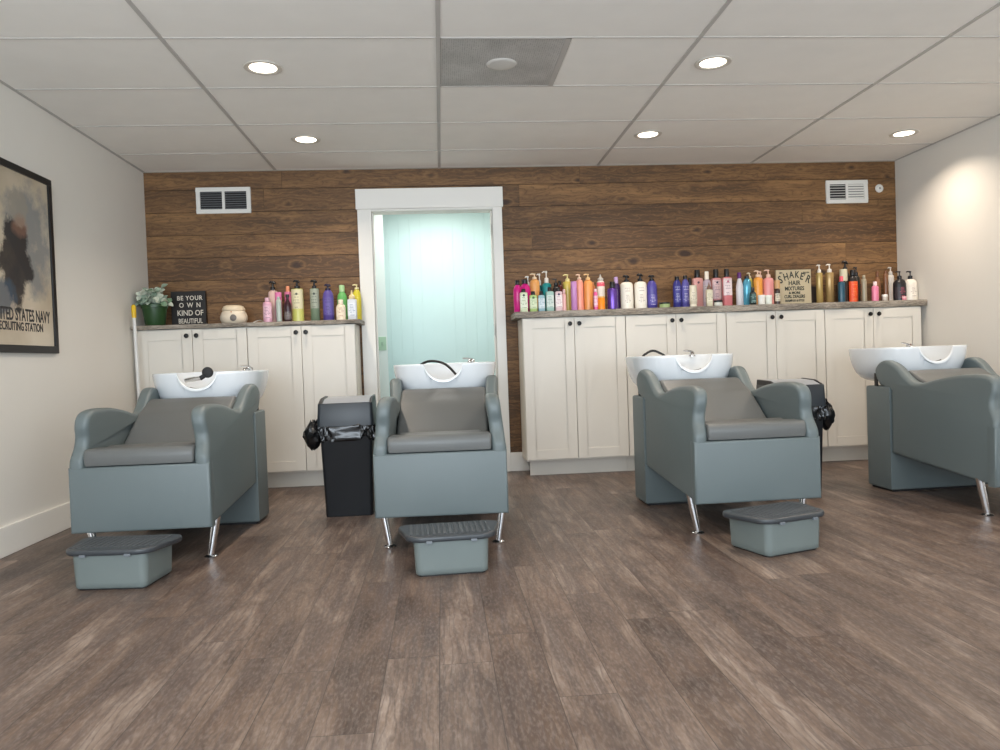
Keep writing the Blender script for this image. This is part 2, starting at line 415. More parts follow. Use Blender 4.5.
# ---------------------------------------------------------------- recessed lights
def emis(name, col, st):
    n = NT(name); n.b.inputs['Base Color'].default_value = col; n.b.inputs['Emission Color'].default_value = col; n.b.inputs['Emission Strength'].default_value = st
    n.m['lamp'] = 1; return n.m
LENS = emis('lit lamp lens', (1.0, 0.90, 0.74, 1), 5.0)
CANT = mat('recessed trim', (206, 200, 190), 0.4)
lights = [(-0.814, 3.777, 'recessed ceiling light nearest the left of the photo, in front row'),
          (-0.818, 4.97, 'recessed ceiling light near the back wall above the doorway left side'),
          (1.433, 3.74, 'recessed ceiling light just right of the square ceiling vent panel'),
          (1.436, 4.952, 'recessed ceiling light near the back wall, right of the doorway'),
          (3.263, 5.001, 'recessed ceiling light close to the right wall'),
          (3.25, 3.75, None), (-0.815, 2.4, None), (1.433, 2.4, None), (3.25, 2.4, None), (-0.815, 0.3, None)]
l0 = None
for x, y, lab in lights:
    if lab:
        if l0 is None:
            l0 = t = thing('recessed_light', lab, 'ceiling light', (x, y, HC), 0, 'recessed ceiling lights')
            MB().lathe([(0.062, -0.001), (0.090, -0.001), (0.093, -0.003), (0.091, -0.007), (0.080, -0.009), (0.068, -0.006), (0.062, -0.001)], 40, cap0=False, cap1=False).build('trim_ring', CANT, t)
            MB().lathe([(0.001, -0.004), (0.066, -0.004), (0.066, -0.001), (0.001, -0.001)], 32).build('lens', LENS, t)
        else:
            t = copy_tree(l0); t.location = (x, y, HC); t['label'] = lab
    area('downlight', (x, y, HC-0.012), (0, 0, 0), 0.13, 0.13, LAMP_W, LAMP_C, 'DISK', math.radians(132))

# ---------------------------------------------------------------- perforated ceiling diffuser
def perf_material():
    n = NT('perforated grey metal'); tc = n.n('ShaderNodeTexCoord').outputs['Object']
    vv = n.n('ShaderNodeTexVoronoi', i_Vector=tc, i_Scale=95.0, i_Randomness=0.15).outputs['Distance']
    big = n.n('ShaderNodeTexNoise', i_Vector=tc, i_Scale=5.0, i_Detail=3.0).outputs[0]
    base = n.ramp(big, [(0.3, srgb(168, 166, 162)), (0.7, srgb(196, 194, 190))])
    c = n.mix(n.ramp(vv, [(0.26, (0.6, 0.6, 0.6, 1)), (0.38, (0, 0, 0, 1))]), base, srgb(62, 61, 60))
    n.link(c, n.b.inputs['Base Color']); n.b.inputs['Roughness'].default_value = 0.6
    return n.m
t = thing('air_diffuser', 'square perforated grey air return panel with round centre disc in the ceiling', 'ceiling vent', (0.355, 3.748, HC))
MB().box(-0.300, 0.275, -0.298, 0.298, -0.002, 0.010).build('perforated_plate', perf_material(), t)
f = MB(); f.box(-0.302, -0.296, -0.302, 0.302, -0.004, 0.01); f.box(0.275, 0.302, -0.302, 0.302, -0.004, 0.01); f.box(-0.302, 0.302, -0.302, -0.297, -0.004, 0.01); f.box(-0.302, 0.302, 0.297, 0.302, -0.004, 0.01)
f.build('frame', TGRID, t)
MB().lathe([(0.001, -0.007), (0.05, -0.0065), (0.072, -0.005), (0.076, -0.002)], 36).build('centre_disc', mat('disc paint', (214, 212, 207), 0.6), t)

# ---------------------------------------------------------------- wall vents and sensor
def wall_vent(lab, x0, x1, z0, z1, split, right_open):
    t = thing('wall_vent', lab, 'wall vent', ((x0+x1)/2, D, (z0+z1)/2), 0, 'wall vents on the boards')
    w2, h2 = (x1-x0)/2, (z1-z0)/2; m = 0.03
    f = MB(); f.box(-w2, w2, -0.012, 0, h2-m, h2); f.box(-w2, w2, -0.012, 0, -h2, -h2+m); f.box(-w2, -w2+m, -0.012, 0, -h2+m, h2-m); f.box(w2-m, w2, -0.012, 0, -h2+m, h2-m)
    f.box(split-0.01, split+0.01, -0.012, 0, -h2+m, h2-m); f.build('frame', VENTW, t, bevel=0.002, bseg=2)
    MB().box(-w2+m, w2-m, -0.002, 0, -h2+m, h2-m).build('backing', VENTD, t)
    for a, b, op in ((-w2+m, split-0.01, True), (split+0.01, w2-m, right_open)):
        sl = MB(); k = 8 if right_open else 6; hh = 2*h2-2*m
        for i in range(k):
            zc = -h2+m+(i+0.5)*hh/k; d = 0.0026 if op else 0.0075
            sl.prism([(-0.010, zc-d-0.001), (-0.0085, zc-d-0.001), (-0.004, zc+d), (-0.0055, zc+d)], a, b, 'x')
        sl.build('louvres', mat('dark louvre metal', (120, 122, 124), 0.5) if right_open else VENTW, t)
    return t
wall_vent('white framed wall vent with dark louvres, left of the doorway', -1.765, -1.369, 2.022, 2.216, 0.0, True)
wall_vent('white wall vent half open half closed, near the right corner', 3.090, 3.434, 2.006, 2.188, 0.0, False)
t = thing('round_wall_sensor', 'small round white wall sensor beside the right wall vent', 'sensor', (3.534, D, 2.12))
MB().lathe([(0.001, 0.012), (0.018, 0.012), (0.020, 0.010), (0.030, 0.008), (0.033, 0.004), (0.033, 0)], 28).build('casing', VENTW, t, rot=(PI/2, 0, 0))
MB().lathe([(0.001, 0.015), (0.008, 0.015), (0.009, 0.012)], 20).build('button', mat('grey button', (150, 150, 150), 0.5), t, rot=(PI/2, 0, 0))

# ---------------------------------------------------------------- cabinets and counters
CF = 5.42
def shaker_door(parent, x0, x1, knob_side):
    z0, z1, T, st = 0.125, 1.148, 0.019, 0.070
    d = MB()
    d.box(x0, x0+st, -T, 0, z0, z1); d.box(x1-st, x1, -T, 0, z0, z1)
    d.box(x0+st, x1-st, -T, 0, z1-st, z1); d.box(x0+st, x1-st, -T, 0, z0, z0+st)
    d.box(x0+st, x1-st, -T+0.004, 0, z0+st, z1-st)
    o = d.build('door', CAB, parent, bevel=0.0012, bseg=2)
    kx = x1-0.032 if knob_side > 0 else x0+0.032
    MB().lathe([(0.006, 0), (0.006, 0.012), (0.0135, 0.016), (0.0165, 0.022), (0.014, 0.028), (0.001, 0.030)], 20).build('knob', KNOB, o, loc=(kx, -T, z1-0.042), rot=(PI/2, 0, 0))
    return o
def cabinet(x0, w, label, group, ends=(False, False)):
    t = thing('tall_base_cabinet', label, 'cabinet', (x0+w/2, CF, 0), 0, group)
    h = w/2-0.0008
    c = MB(); c.box(-h, h, 0.001, D-0.018-CF, 0.112, 1.1545)
    c.build('carcass', CAB, t)
    MB().box(-h+(0.03 if ends[0] else 0), h-(0.03 if ends[1] else 0), 0.072, 0.088, 0.0, 0.112).build('toe_kick', CAB, t)
    shaker_door(t, -w/2+0.003, -0.0018, 1); shaker_door(t, 0.0018, w/2-0.003, -1)
    return t
wL, wR = 0.7505, 0.7573
cabinet(-2.102, wL, 'white two door cabinet under the green potted plant and black sign', 'white cabinets left of the doorway')
cabinet(-2.102+wL, wL, 'white two door cabinet left of the doorway, beside the white casing', 'white cabinets left of the doorway', (False, True))
RL = ['white two door cabinet first to the right of the doorway', 'white two door cabinet partly behind the basin of the third shampoo chair',
      'white two door cabinet under the small wooden lettered sign', 'white two door cabinet in the right corner']
for k in range(4): cabinet(0.598+k*wR, wR, RL[k], 'white cabinets right of the doorway', (k == 0, False))
def counter(x0, x1, z0, z1, label):
    m = MB(); n = int((x1-x0)/0.02); rg = random.Random(int(x1*10))
    ph = [rg.uniform(0, 6) for _ in range(6)]
    def fy(x, top): return 5.392 + 0.004*math.sin(x*9+ph[0]) + 0.003*math.sin(x*23+ph[1]) + (0.003*math.sin(x*41+ph[2]) if top else 0.004*math.sin(x*17+ph[3]))
    R = []
    for i in range(n+1):
        x = x0+(x1-x0)*i/n; zz = 0.0015*math.sin(x*15+ph[4])
        R.append([(x, D-0.002, z0), (x, fy(x, 0), z0+zz), (x, fy(x, 1)-0.003, (z0+z1)/2), (x, fy(x, 1)+0.002, z1), (x, D-0.002, z1)])
    m.rings(R); m.attr = [0.5]*len(m.f)
    return tag(m.build('live_edge_counter', COUNTER, angle=50), label, 'counter')
CZR, CZL = 1.203, 1.186
counter(0.548, XR-0.004, 1.1575, CZR, 'long weathered grey wood counter with rough edge, right of the doorway')
counter(XL+0.004, -0.562, 1.1575, CZL, 'short weathered grey wood counter left of the doorway')

# ---------------------------------------------------------------- shampoo chairs
def basin_mesh():
    cyB, hx, hy, zr = 1.09, 0.305, 0.285, 0.845; p = 2.9
    prof = [(.36, .638), (.56, .641), (.70, .652), (.80, .672), (.875, .700), (.925, .733), (.958, .766), (.980, .798), (.992, .825), (.999, .840), (1.0, .846),
            (.995, .8515), (.982, .8535), (.955, .8535), (.942, .8515), (.934, .845), (.925, .82), (.905, .785), (.87, .75), (.80, .715), (.66, .69), (.45, .678), (.14, .672)]
    n = 200; R = []
    fr_ = [-1+2*i/60 for i in range(61)]
    fr_ = sorted(set([round(v, 4) for v in fr_] + [round(-0.5+i/50, 4) for i in range(51)]))
    CQ = []
    for v in fr_:                                    # front half, left to right, evenly in width
        c = math.copysign(abs(v)**(p/2), v); CQ.append((c, -math.sqrt(max(0, 1-c*c))))
    for i in range(1, 80):                           # round the back, right to left
        t = PI*i/80; CQ.append((math.cos(t), math.sin(t)))
    for k, (s, z) in enumerate(prof):
        ring = []
        for c, q in CQ:
            px = math.copysign(abs(c)**(2/p), c)*hx*s
            py = math.copysign(abs(q)**(2/p), q)*hy*s
            # bowl a little deeper at the back
            zz = z
            if q < 0:
                W, dep = 0.108, 0.090
                if abs(px) < W:
                    u = (1-(abs(px)/W)**2.1)**0.62; zn = zr+0.009 - dep*u
                    lim = zn
                    if k <= 9: lim = zn-0.016
                    elif k == 10: lim = zn-0.010
                    elif k in (11, 15): lim = zn-0.003
                    elif k in (12, 13, 14): lim = zn
                    else: lim = zn-0.012-0.01*(k-16)
                    if k >= 20: lim = 9
                    if zz > lim:
                        if 7 <= k <= 15: py -= 0.010*u*min(1, (zz-lim)/0.03)
                        zz = max(lim, 0.66)
            ring.append((px, cyB+py, zz))
        R.append(ring)
    m = MB(); m.rings(R); return m

def make_chair():
    t = thing('shampoo_chair', '', 'salon chair')
    H = 0.305
    # side panels with arm and wing in one sweep; y from the front face, z up
    lo = [(0.012, 0.165), (0.006, 0.30), (0.002, 0.400)]
    arm = crv([(-0.003, 0.445), (-0.003, 0.480), (0.010, 0.510), (0.028, 0.540), (0.034, 0.580), (0.022, 0.628), (0.030, 0.672), (0.066, 0.698), (0.150, 0.706),
               (0.280, 0.700), (0.420, 0.680), (0.540, 0.655), (0.620, 0.652), (0.690, 0.688), (0.760, 0.746), (0.835, 0.777), (0.905, 0.768), (0.950, 0.728), (0.945, 0.680), (0.910, 0.630)], 5)
    under = [(0.800, 0.600), (0.800, 0.228)]
    poly = lo + arm + under
    for s in (-1, 1):
        m = MB()
        a0, a1 = (-H, -0.240) if s < 0 else (0.240, H)
        pillow(m, poly, a0, a1, 0.022 if s < 0 else 0.022, 'x', 5)
        # lean the arm inwards towards the top as on the real chair
        m.v = [(x - s*max(0, z-0.46)*0.10*(1 if y < 0.62 else max(0, 1-(y-0.62)/0.2)), y, z) for x, y, z in m.v]
        m.build('armrest', LEATHER, t, angle=50)
    # front panel and under-seat body
    fp = MB(); pillow(fp, [(-H-0.0005, 0.160), (H+0.0005, 0.160), (H+0.0005, 0.452), (-H-0.0005, 0.452)], -0.004, 0.05, 0.012, 'y', 4, r1=0.002)
    fp.build('front_panel', LEATHER, t, angle=50)
    cr = MB(); cr.prism([(0.04, 0.165), (0.04, 0.455), (0.56, 0.455), (0.66, 0.60), (0.805, 0.60), (0.805, 0.235)], -0.242, 0.242, 'x')
    cr.build('seat_box', LEATHER, t, bevel=0.004)
    # seat cushion with slight dome and pucker
    sc = MB(); N, K = 16, 12; R = []
    cu = [(-0.238, 0.445), (0.238, 0.445), (0.238, 0.505), (-0.238, 0.505)]
    pillow(sc, [(0.0, 0.457), (-0.006, 0.490), (-0.001, 0.520), (0.012, 0.531), (0.10, 0.529), (0.30, 0.512), (0.50, 0.490), (0.50, 0.457)], -0.238, 0.238, 0.012, 'x', 4)
    sc.build('seat_cushion', LEATHER2, t, angle=50)
    pk = MB(); pillow(pk, [(0.09, 0.490), (0.09, 0.526), (0.15, 0.534), (0.36, 0.512), (0.36, 0.480)], -0.20, 0.20, 0.02, 'x', 4)
    pk.build('seat_pad', LEATHER2, t, angle=60)
    # reclined backrest
    bk = crv([(0.335, 0.480), (0.395, 0.520), (0.480, 0.583), (0.570, 0.645), (0.655, 0.682), (0.720, 0.711), (0.755, 0.716), (0.775, 0.695), (0.760, 0.665)], 4) + [(0.66, 0.60), (0.44, 0.47), (0.36, 0.47)]
    b = MB(); pillow(b, bk, -0.232, 0.232, 0.018, 'x', 4); b.build('backrest', LEATHER2, t, angle=50)
    # pedestal
    pd = MB()
    pr = 0.045; out = []
    def arc(cx, cy, a0, a1, r, n=6): return [(cx+r*math.cos(a0+(a1-a0)*i/n), cy+r*math.sin(a0+(a1-a0)*i/n)) for i in range(n+1)]
    out = [(-H-0.004, 0.802), (H+0.004, 0.802)] + arc(H+0.004-pr, 1.06-pr, 0, PI/2, pr) + arc(-H-0.004+pr, 1.06-pr, PI/2, PI, pr)
    pillow(pd, out, 0.012, 0.622, 0.010, 'z', 3); pd.build('pedestal', LEATHER, t, angle=50)
    MB().prism(inset(out, 0.02), 0.0, 0.016, 'z').build('base_plate', RUBBER, t)
    # legs
    for s in (-1, 1):
        l = MB(); l.tube([(s*0.286, 0.130, 0.190), (s*0.276, 0.127, 0.125), (s*0.256, 0.118, 0.008)], [0.019, 0.018, 0.0145], 20)
        lg = l.build('leg', CHROME, t)
        MB().lathe([(0.001, 0), (0.028, 0), (0.029, 0.004), (0.024, 0.008), (0.012, 0.012), (0.001, 0.012)], 24, s*0.256, 0.118).build('foot', CHROME, lg)
    # basin
    ba = basin_mesh().build('basin', PORC, t, angle=40)
    MB().lathe([(0.001, 0.0), (0.024, 0.0), (0.022, 0.004), (0.006, 0.002), (0.001, 0.002)], 20).build('drain', CHROME, ba, loc=(0, 1.09, 0.672))
    gs = MB(); gp = []
    for i in range(13):
        x = -0.052+0.104*i/12; gp.append((x, 0.842, 0.7655-0.010*(1-(x/0.052)**2)))
    gs.tube(gp, 0.0085, 8); gs.build('neck_gasket', RUBBER, ba)  # dark strip along the bottom of the neck notch
    su = MB(); su.box(-0.05, 0.05, 1.0, 1.02, 0.60, 0.655); su.build('basin_mount', RUBBER, t)
    for sx_ in (-0.28, 0.28): MB().box(sx_-0.004, sx_+0.004, 0.955, 0.985, 0.60, 0.70).build('basin_bracket', RUBBER, t, bevel=0.001, bseg=1)
    # mixer tap on the rim
    fz = 0.840
    fa = MB(); fa.lathe([(0.001, fz), (0.024, fz), (0.024, fz+0.005), (0.016, fz+0.009), (0.015, fz+0.026), (0.011, fz+0.032), (0.001, fz+0.033)], 20, 0.165, 1.30)
    fa.tube([(0.165, 1.30, fz+0.018), (0.155, 1.265, fz+0.024), (0.145, 1.240, fz+0.020), (0.14, 1.228, fz+0.010)], [0.010, 0.010, 0.009, 0.009], 12)
    fo = fa.build('mixer_tap', CHROME, ba)
    fl = MB(); fl.tube([(0.165, 1.30, fz+0.030), (0.135, 1.292, fz+0.038), (0.105, 1.285, fz+0.040)], [0.008, 0.006, 0.005], 10); fl.build('lever', CHROME, fo)
    return t
def hose(t, pts):
    ba = [c for c in t.children if c.name.startswith('basin') and 'b' not in c.name[5:]  and 'm' not in c.name[5:]][0]
    m = MB(); m.tube(crv(pts, 8), 0.0075, 10); return m.build('spray_hose', RUBBER, ba)
Y0 = 3.41
c1 = make_chair(); G = 'shampoo chairs in a row'
chairs = [c1]
for k in range(3): chairs.append(copy_tree(c1))
for t, x, y, rz, lab in zip(chairs, (-1.352, -0.020, 1.456, 2.953), (Y0+0.025, Y0+0.015, Y0-0.03, Y0+0.01), (-0.012, -0.04, 0.015, 0.03),
    ('grey vinyl shampoo chair with white basin beside the left wall, black spray head in basin', 'grey vinyl shampoo chair with white basin in front of the doorway',
     'grey vinyl shampoo chair with white basin, third from left, beside a bin on its right', 'grey vinyl shampoo chair cut off by the right edge of the photo')):
    t.location = (x, y, 0); t.rotation_euler = (0, 0, rz); t['label'] = lab; t['group'] = G
hose(chairs[1], [(-0.20, 1.20, 0.74), (-0.17, 1.20, 0.83), (-0.12, 1.17, 0.864), (-0.06, 1.11, 0.868), (0.00, 1.03, 0.850), (0.045, 0.96, 0.812), (0.075, 0.91, 0.765), (0.06, 0.93, 0.70)])
hose(chairs[2], [(-0.19, 1.22, 0.74), (-0.185, 1.22, 0.84), (-0.15, 1.23, 0.872), (-0.11, 1.24, 0.885), (-0.07, 1.24, 0.872), (-0.035, 1.22, 0.84), (-0.02, 1.2, 0.75)])
# spray head lying on the first basin
ba = [c for c in chairs[0].children if c.name.startswith('basin') and 'b' not in c.name[5:]  and 'm' not in c.name[5:]][0]
sh = MB(); sh.tube([(-0.105, 0.94, 0.808), (-0.06, 0.93, 0.814), (-0.015, 0.925, 0.818)], [0.012, 0.013, 0.011], 12); so = sh.build('spray_handle', CHROME, ba)
sd = MB(); sd.lathe([(0.001, -0.012), (0.022, -0.012), (0.031, -0.004), (0.031, 0.004), (0.026, 0.009), (0.001, 0.010)], 24)
sd.build('spray_head', RUBBER, so, loc=(0.022, 0.93, 0.850), rot=(PI/2+0.1, 0.2, 0))
MB().tube([(-0.018, 0.926, 0.818), (0.004, 0.928, 0.832)], 0.013, 12).build('spray_neck', RUBBER, so)

# ---------------------------------------------------------------- foot stools
def make_stool():
    t = thing('foot_stool', '', 'foot stool')
    def rr(w, d0, d1, r, wb=None):
        wb = wb or w; P = []
        for cx, cy, a in ((w/2-r, d0+r, -PI/2), (wb/2-r*0.7, d1-r*0.7, 0), (-wb/2+r*0.7, d1-r*0.7, PI/2), (-w/2+r, d0+r, PI)):
            q = r if cy < (d0+d1)/2 else r*0.7
            for i in range(7): P.append((cx+q*math.cos(a+PI/2*i/6), cy+q*math.sin(a+PI/2*i/6)))
        return P
    b = MB(); R = []
    for z, g in ((0.004, 0.010), (0.010, 0.003), (0.03, 0.002), (0.134, -0.003)):
        R.append([(x, y, z) for x, y in inset(rr(0.300, 0.0, 0.245, 0.03), g)])
    b.rings(R); b.build('stool_body', STOOL, t, angle=50)
    MB().prism(inset(rr(0.300, 0.0, 0.245, 0.03), 0.014), 0, 0.008, 'z').build('base_ring', RUBBER, t)
    tp = MB(); pillow(tp, rr(0.375, -0.022, 0.235, 0.075, 0.430), 0.134, 0.157, 0.009, 'z', 4)
    o = tp.build('stool_top', mat('dark grey rubber top', (56, 60, 64), 0.38), t, angle=50)
    rb2 = MB()
    for k in range(15):
        x = -0.16+0.32*k/14
        rb2.box(x-0.006, x+0.006, 0.02, 0.205, 0.1565, 0.1592)
    rb2.build('tread_ribs', mat('worn grey rubber ribs', (74, 78, 82), 0.45, var=0.2), o, bevel=0.001, bseg=1)
    for x in (-0.09, 0.09): MB().box(x-0.012, x+0.012, -0.0265, -0.012, 0.130, 0.140).build('clip', mat('grey clip plastic', (110, 116, 122), 0.4), o, bevel=0.002)
    return t
st = make_stool(); sts = [st, copy_tree(st), copy_tree(st)]
for t, x, y, rz, lab in zip(sts, (-1.352, 0.016, 1.465), (3.088, 3.020, 3.045), (-0.10, 0.045, 0.325),
    ('grey plastic foot stool with dark ribbed top in front of the leftmost chair', 'grey plastic foot stool with dark ribbed top in front of the doorway chair',
     'grey plastic foot stool with dark ribbed top, turned at an angle by the third chair')):
    t.location = (x, y, 0); t.rotation_euler = (0, 0, rz); t['label'] = lab; t['group'] = 'foot stools in front of the chairs'; t.scale = (1.0, 1.0, 1.07)

# ---------------------------------------------------------------- waste bins
def make_bin():
    t = thing('waste_bin', '', 'waste bin')
    def rect(w, d, z, r=0.02, cy=0.14):
        P = []
        for cx, c2, a in ((w/2-r, cy-d/2+r, -PI/2), (w/2-r, cy+d/2-r, 0), (-w/2+r, cy+d/2-r, PI/2), (-w/2+r, cy-d/2+r, PI)):
            for i in range(5): P.append((cx+r*math.cos(a+PI/2*i/4), c2+r*math.sin(a+PI/2*i/4), z))
        return P
    b = MB(); b.rings([rect(0.262, 0.235, 0.0), rect(0.266, 0.24, 0.008), rect(0.296, 0.275, 0.50), rect(0.302, 0.28, 0.505), rect(0.302, 0.28, 0.52)])
    b.build('bin_body', BLACKP, t, angle=50)
    l = MB(); l.rings([rect(0.318, 0.295, 0.520), rect(0.318, 0.295, 0.545), rect(0.306, 0.287, 0.645), rect(0.302, 0.283, 0.650)])
    lo = l.build('lid', mat('dark slate lid plastic', (36, 42, 48), 0.40), t, angle=50)
    f = MB(); f.prism([(0.008, 0.640), (0.008, 0.648), (0.10, 0.672), (0.265, 0.678), (0.275, 0.640)], -0.128, 0.135, 'x')
    f.build('swing_flap', LIDG, lo, bevel=0.006)
    for a, b in ((-0.151, -0.130), (0.137, 0.151)):
        MB().prism([(0.008, 0.635), (0.010, 0.650), (0.10, 0.676), (0.265, 0.682), (0.275, 0.635)], a, b, 'x').build('lid_cheek', BLACKP, lo, bevel=0.004)
    return t
def bag(t, lump, seed):
    """crumpled film collar between bin and lid with the knotted surplus at one side"""
    rg = random.Random(seed); m = MB(); n = 72; R = []
    ph = [rg.uniform(0, 6.28) for _ in range(8)]
    lev = [(0.535, -0.001), (0.522, 0.004), (0.508, 0.006), (0.494, 0.004), (0.480, 0.007), (0.466, 0.005), (0.452, 0.007), (0.440, 0.003), (0.442, -0.001)]
    n = 220
    for k, (z, o) in enumerate(lev):
        ring = []
        for i in range(n):
            a = 2*PI*i/n; c, s = math.cos(a), math.sin(a); p = 7
            px = math.copysign(abs(c)**(2/p), c)*(0.153+o); py = math.copysign(abs(s)**(2/p), s)*(0.142+o)
            wr = 0.0035*math.sin(13*a+ph[0]+k*1.3)+0.0035*math.sin(23*a+ph[1]-k*1.1)+0.003*math.sin(41*a+ph[2]+2*k)+0.002*rg.uniform(-1, 1)
            if k in (0, 8): wr = -0.001
            q = 1+max(-0.0015, wr)/0.15; zz = z + (0.010*math.sin(5*a+ph[3])+0.008*math.sin(11*a+ph[4]) if k >= 4 else 0)
            ring.append((px*q, py*q+0.14, zz))
        R.append(ring)
    m.rings(R, False, False); o = m.build('bin_bag', BAG, t, angle=60)
    lm = MB(); lx, ly, lz, rx, rz_, s = lump
    R = []; n = 22; K = 12
    for k in range(K+1):
        v = k/K; z = lz + rz_*(1-2*v); rad = math.sin(PI*min(0.98, max(0.06, v)))**0.6
        R.append([(lx+s*(v*0.01) + (rx*rad*(1+0.16*math.sin(5*a+k*0.7)+0.10*math.sin(9*a-k*1.1)))*math.cos(a),
                   ly+0.055*rad*(1+0.14*math.sin(7*a+k))*math.sin(a), z+0.008*math.sin(4*a+k)) for a in [2*PI*i/n for i in range(n)]])
    lm.rings(R); lm.build('bag_knot', BAG, o, angle=50)
b0 = make_bin(); b1 = copy_tree(b0)
b0.location = (-0.552, 4.30, 0); b0['label'] = 'tall black waste bin left of the doorway chair, bag knot hanging on its left'
b1.location = (2.122, 4.30, 0); b1['label'] = 'tall black waste bin right of the third shampoo chair, mostly hidden behind it'
for b in (b0, b1): b['group'] = 'tall black waste bins'
bag(b0, (-0.187, 0.06, 0.470, 0.050, 0.082, -1), 1)
bag(b1, (0.182, 0.07, 0.462, 0.044, 0.090, 1), 5)

# ---------------------------------------------------------------- framed poster on the left wall
def poster_material():
    n = NT('aged poster paper with soft blue grey and black washes'); tc = n.n('ShaderNodeTexCoord').outputs['Object']
    s = n.n('ShaderNodeSeparateXYZ', i_0=tc).outputs; U, V = s[1], s[2]
    nz = n.n('ShaderNodeTexNoise', i_Vector=tc, i_Scale=9.0, i_Detail=5.0, i_Roughness=0.6).outputs[0]
    nl = n.n('ShaderNodeTexNoise', i_Vector=tc, i_Scale=3.0, i_Detail=3.0).outputs[0]
    c = n.ramp(nl, [(0.3, srgb(186, 172, 150)), (0.7, srgb(208, 196, 176))])
    def blob(cu, cv, ru, rv, soft=0.5):
        a = n.math('POWER', n.math('ABSOLUTE', n.math('DIVIDE', n.math('SUBTRACT', U, cu), ru)), 2.0)
        b = n.math('POWER', n.math('ABSOLUTE', n.math('DIVIDE', n.math('SUBTRACT', V, cv), rv)), 2.0)
        d = n.math('ADD', n.math('ADD', a, b), n.math('MULTIPLY', n.math('SUBTRACT', nz, 0.5), 2.4))
        return n.ramp(d, [(1-soft, (1, 1, 1, 1)), (1+soft, (0, 0, 0, 1))])
    c = n.mix(n.math('MULTIPLY', blob(0.10, 0.10, 0.26, 0.34, 0.7), 0.75), c, srgb(122, 130, 136))
    c = n.mix(n.math('MULTIPLY', blob(-0.02, -0.02, 0.15, 0.24, 0.35), 0.92), c, srgb(38, 40, 44))
    c = n.mix(n.math('MULTIPLY', blob(0.02, 0.27, 0.09, 0.10, 0.4), 0.8), c, srgb(158, 152, 140))
    c = n.mix(n.math('MULTIPLY', blob(-0.16, -0.20, 0.14, 0.10, 0.5), 0.8), c, srgb(70, 88, 104))
    c = n.mix(n.math('MULTIPLY', blob(0.03, 0.17, 0.08, 0.07, 0.9), 0.45), c, srgb(170, 128, 106))
    n.link(c, n.b.inputs['Base Color']); n.b.inputs['Roughness'].default_value = 0.25
    return n.m
PY0, PY1, PZ0, PZ1 = 3.66, 4.362, 0.985, 1.945
t = thing('framed_poster', 'black framed vintage poster with dark washes and lettering on the left wall', 'poster', (XL, (PY0+PY1)/2, (PZ0+PZ1)/2))
hw, hh, fw_ = (PY1-PY0)/2, (PZ1-PZ0)/2, 0.034
f = MB()
f.box(0, 0.022, -hw, hw, hh-fw_, hh); f.box(0, 0.022, -hw, hw, -hh, -hh+fw_*1.15); f.box(0, 0.022, -hw, -hw+fw_, -hh+fw_, hh-fw_); f.box(0, 0.022, hw-fw_, hw, -hh+fw_, hh-fw_)
f.build('frame', FRAMEB, t, bevel=0.002, bseg=2)
sheet = MB().box(0, 0.012, -hw+fw_, hw-fw_, -hh+fw_, hh-fw_).build('poster_sheet', poster_material(), t)
INK = mat('faded black ink', (34, 33, 36), 0.5)
RW = (PI/2, 0, PI/2)
text_mesh('lettering', 'UNITED STATES NAVY', 0.088, INK, sheet, (0.0122, 0.012, -0.315), RW, 0.61, bold=0.002)
text_mesh('lettering', 'RECRUITING STATION', 0.060, INK, sheet, (0.0122, -0.005, -0.366), RW, 0.70, bold=0.0015)

# ---------------------------------------------------------------- things on the left counter
def leaf(m, base, d, L, W, up_):
    d = Vector(d).normalized(); side = d.cross(Vector(up_)).normalized(); nn = side.cross(d)
    b = Vector(base); rows = []
    prof = [(0, .10), (.18, .62), (.42, 1.0), (.68, .86), (.88, .45), (1.0, .04)]
    vs = []
    for u, wd in prof:
        c = b + d*L*u + nn*(0.10*L*math.sin(u*PI)); e = side*W*wd*0.5
        vs += [tuple(c-e+nn*W*0.12*wd), tuple(c), tuple(c+e+nn*W*0.12*wd)]
    fs = []
    for i in range(len(prof)-1):
        a = i*3; fs += [(a, a+1, a+4, a+3), (a+1, a+2, a+5, a+4)]
    m.add(vs, fs)
t = thing('potted_plant', 'leafy plant in a dark green pot at the left end of the counter', 'plant', (-2.012, 5.51, CZL))
pp = MB(); pp.lathe([(0.001, 0.0), (0.062, 0.0), (0.066, 0.006), (0.082, 0.125), (0.088, 0.127), (0.089, 0.150), (0.085, 0.153), (0.078, 0.150), (0.075, 0.13), (0.001, 0.13)], 32)
pp.build('pot', mat('dark green glazed pot', (38, 70, 34), 0.4), t)
MB().lathe([(0.001, 0.138), (0.076, 0.136)], 24, cap1=False).build('soil', mat('potting soil', (50, 38, 30), 0.95), t)
def leafmat(nm, c): return mat(nm, c, 0.55, var=0.2)
LM = [leafmat('sage green leaf', (158, 178, 158)), leafmat('mid green leaf', (112, 140, 110)), leafmat('pale green leaf', (204, 210, 192))]
rg = random.Random(11); stems = MB(); lvs = [MB(), MB(), MB()]
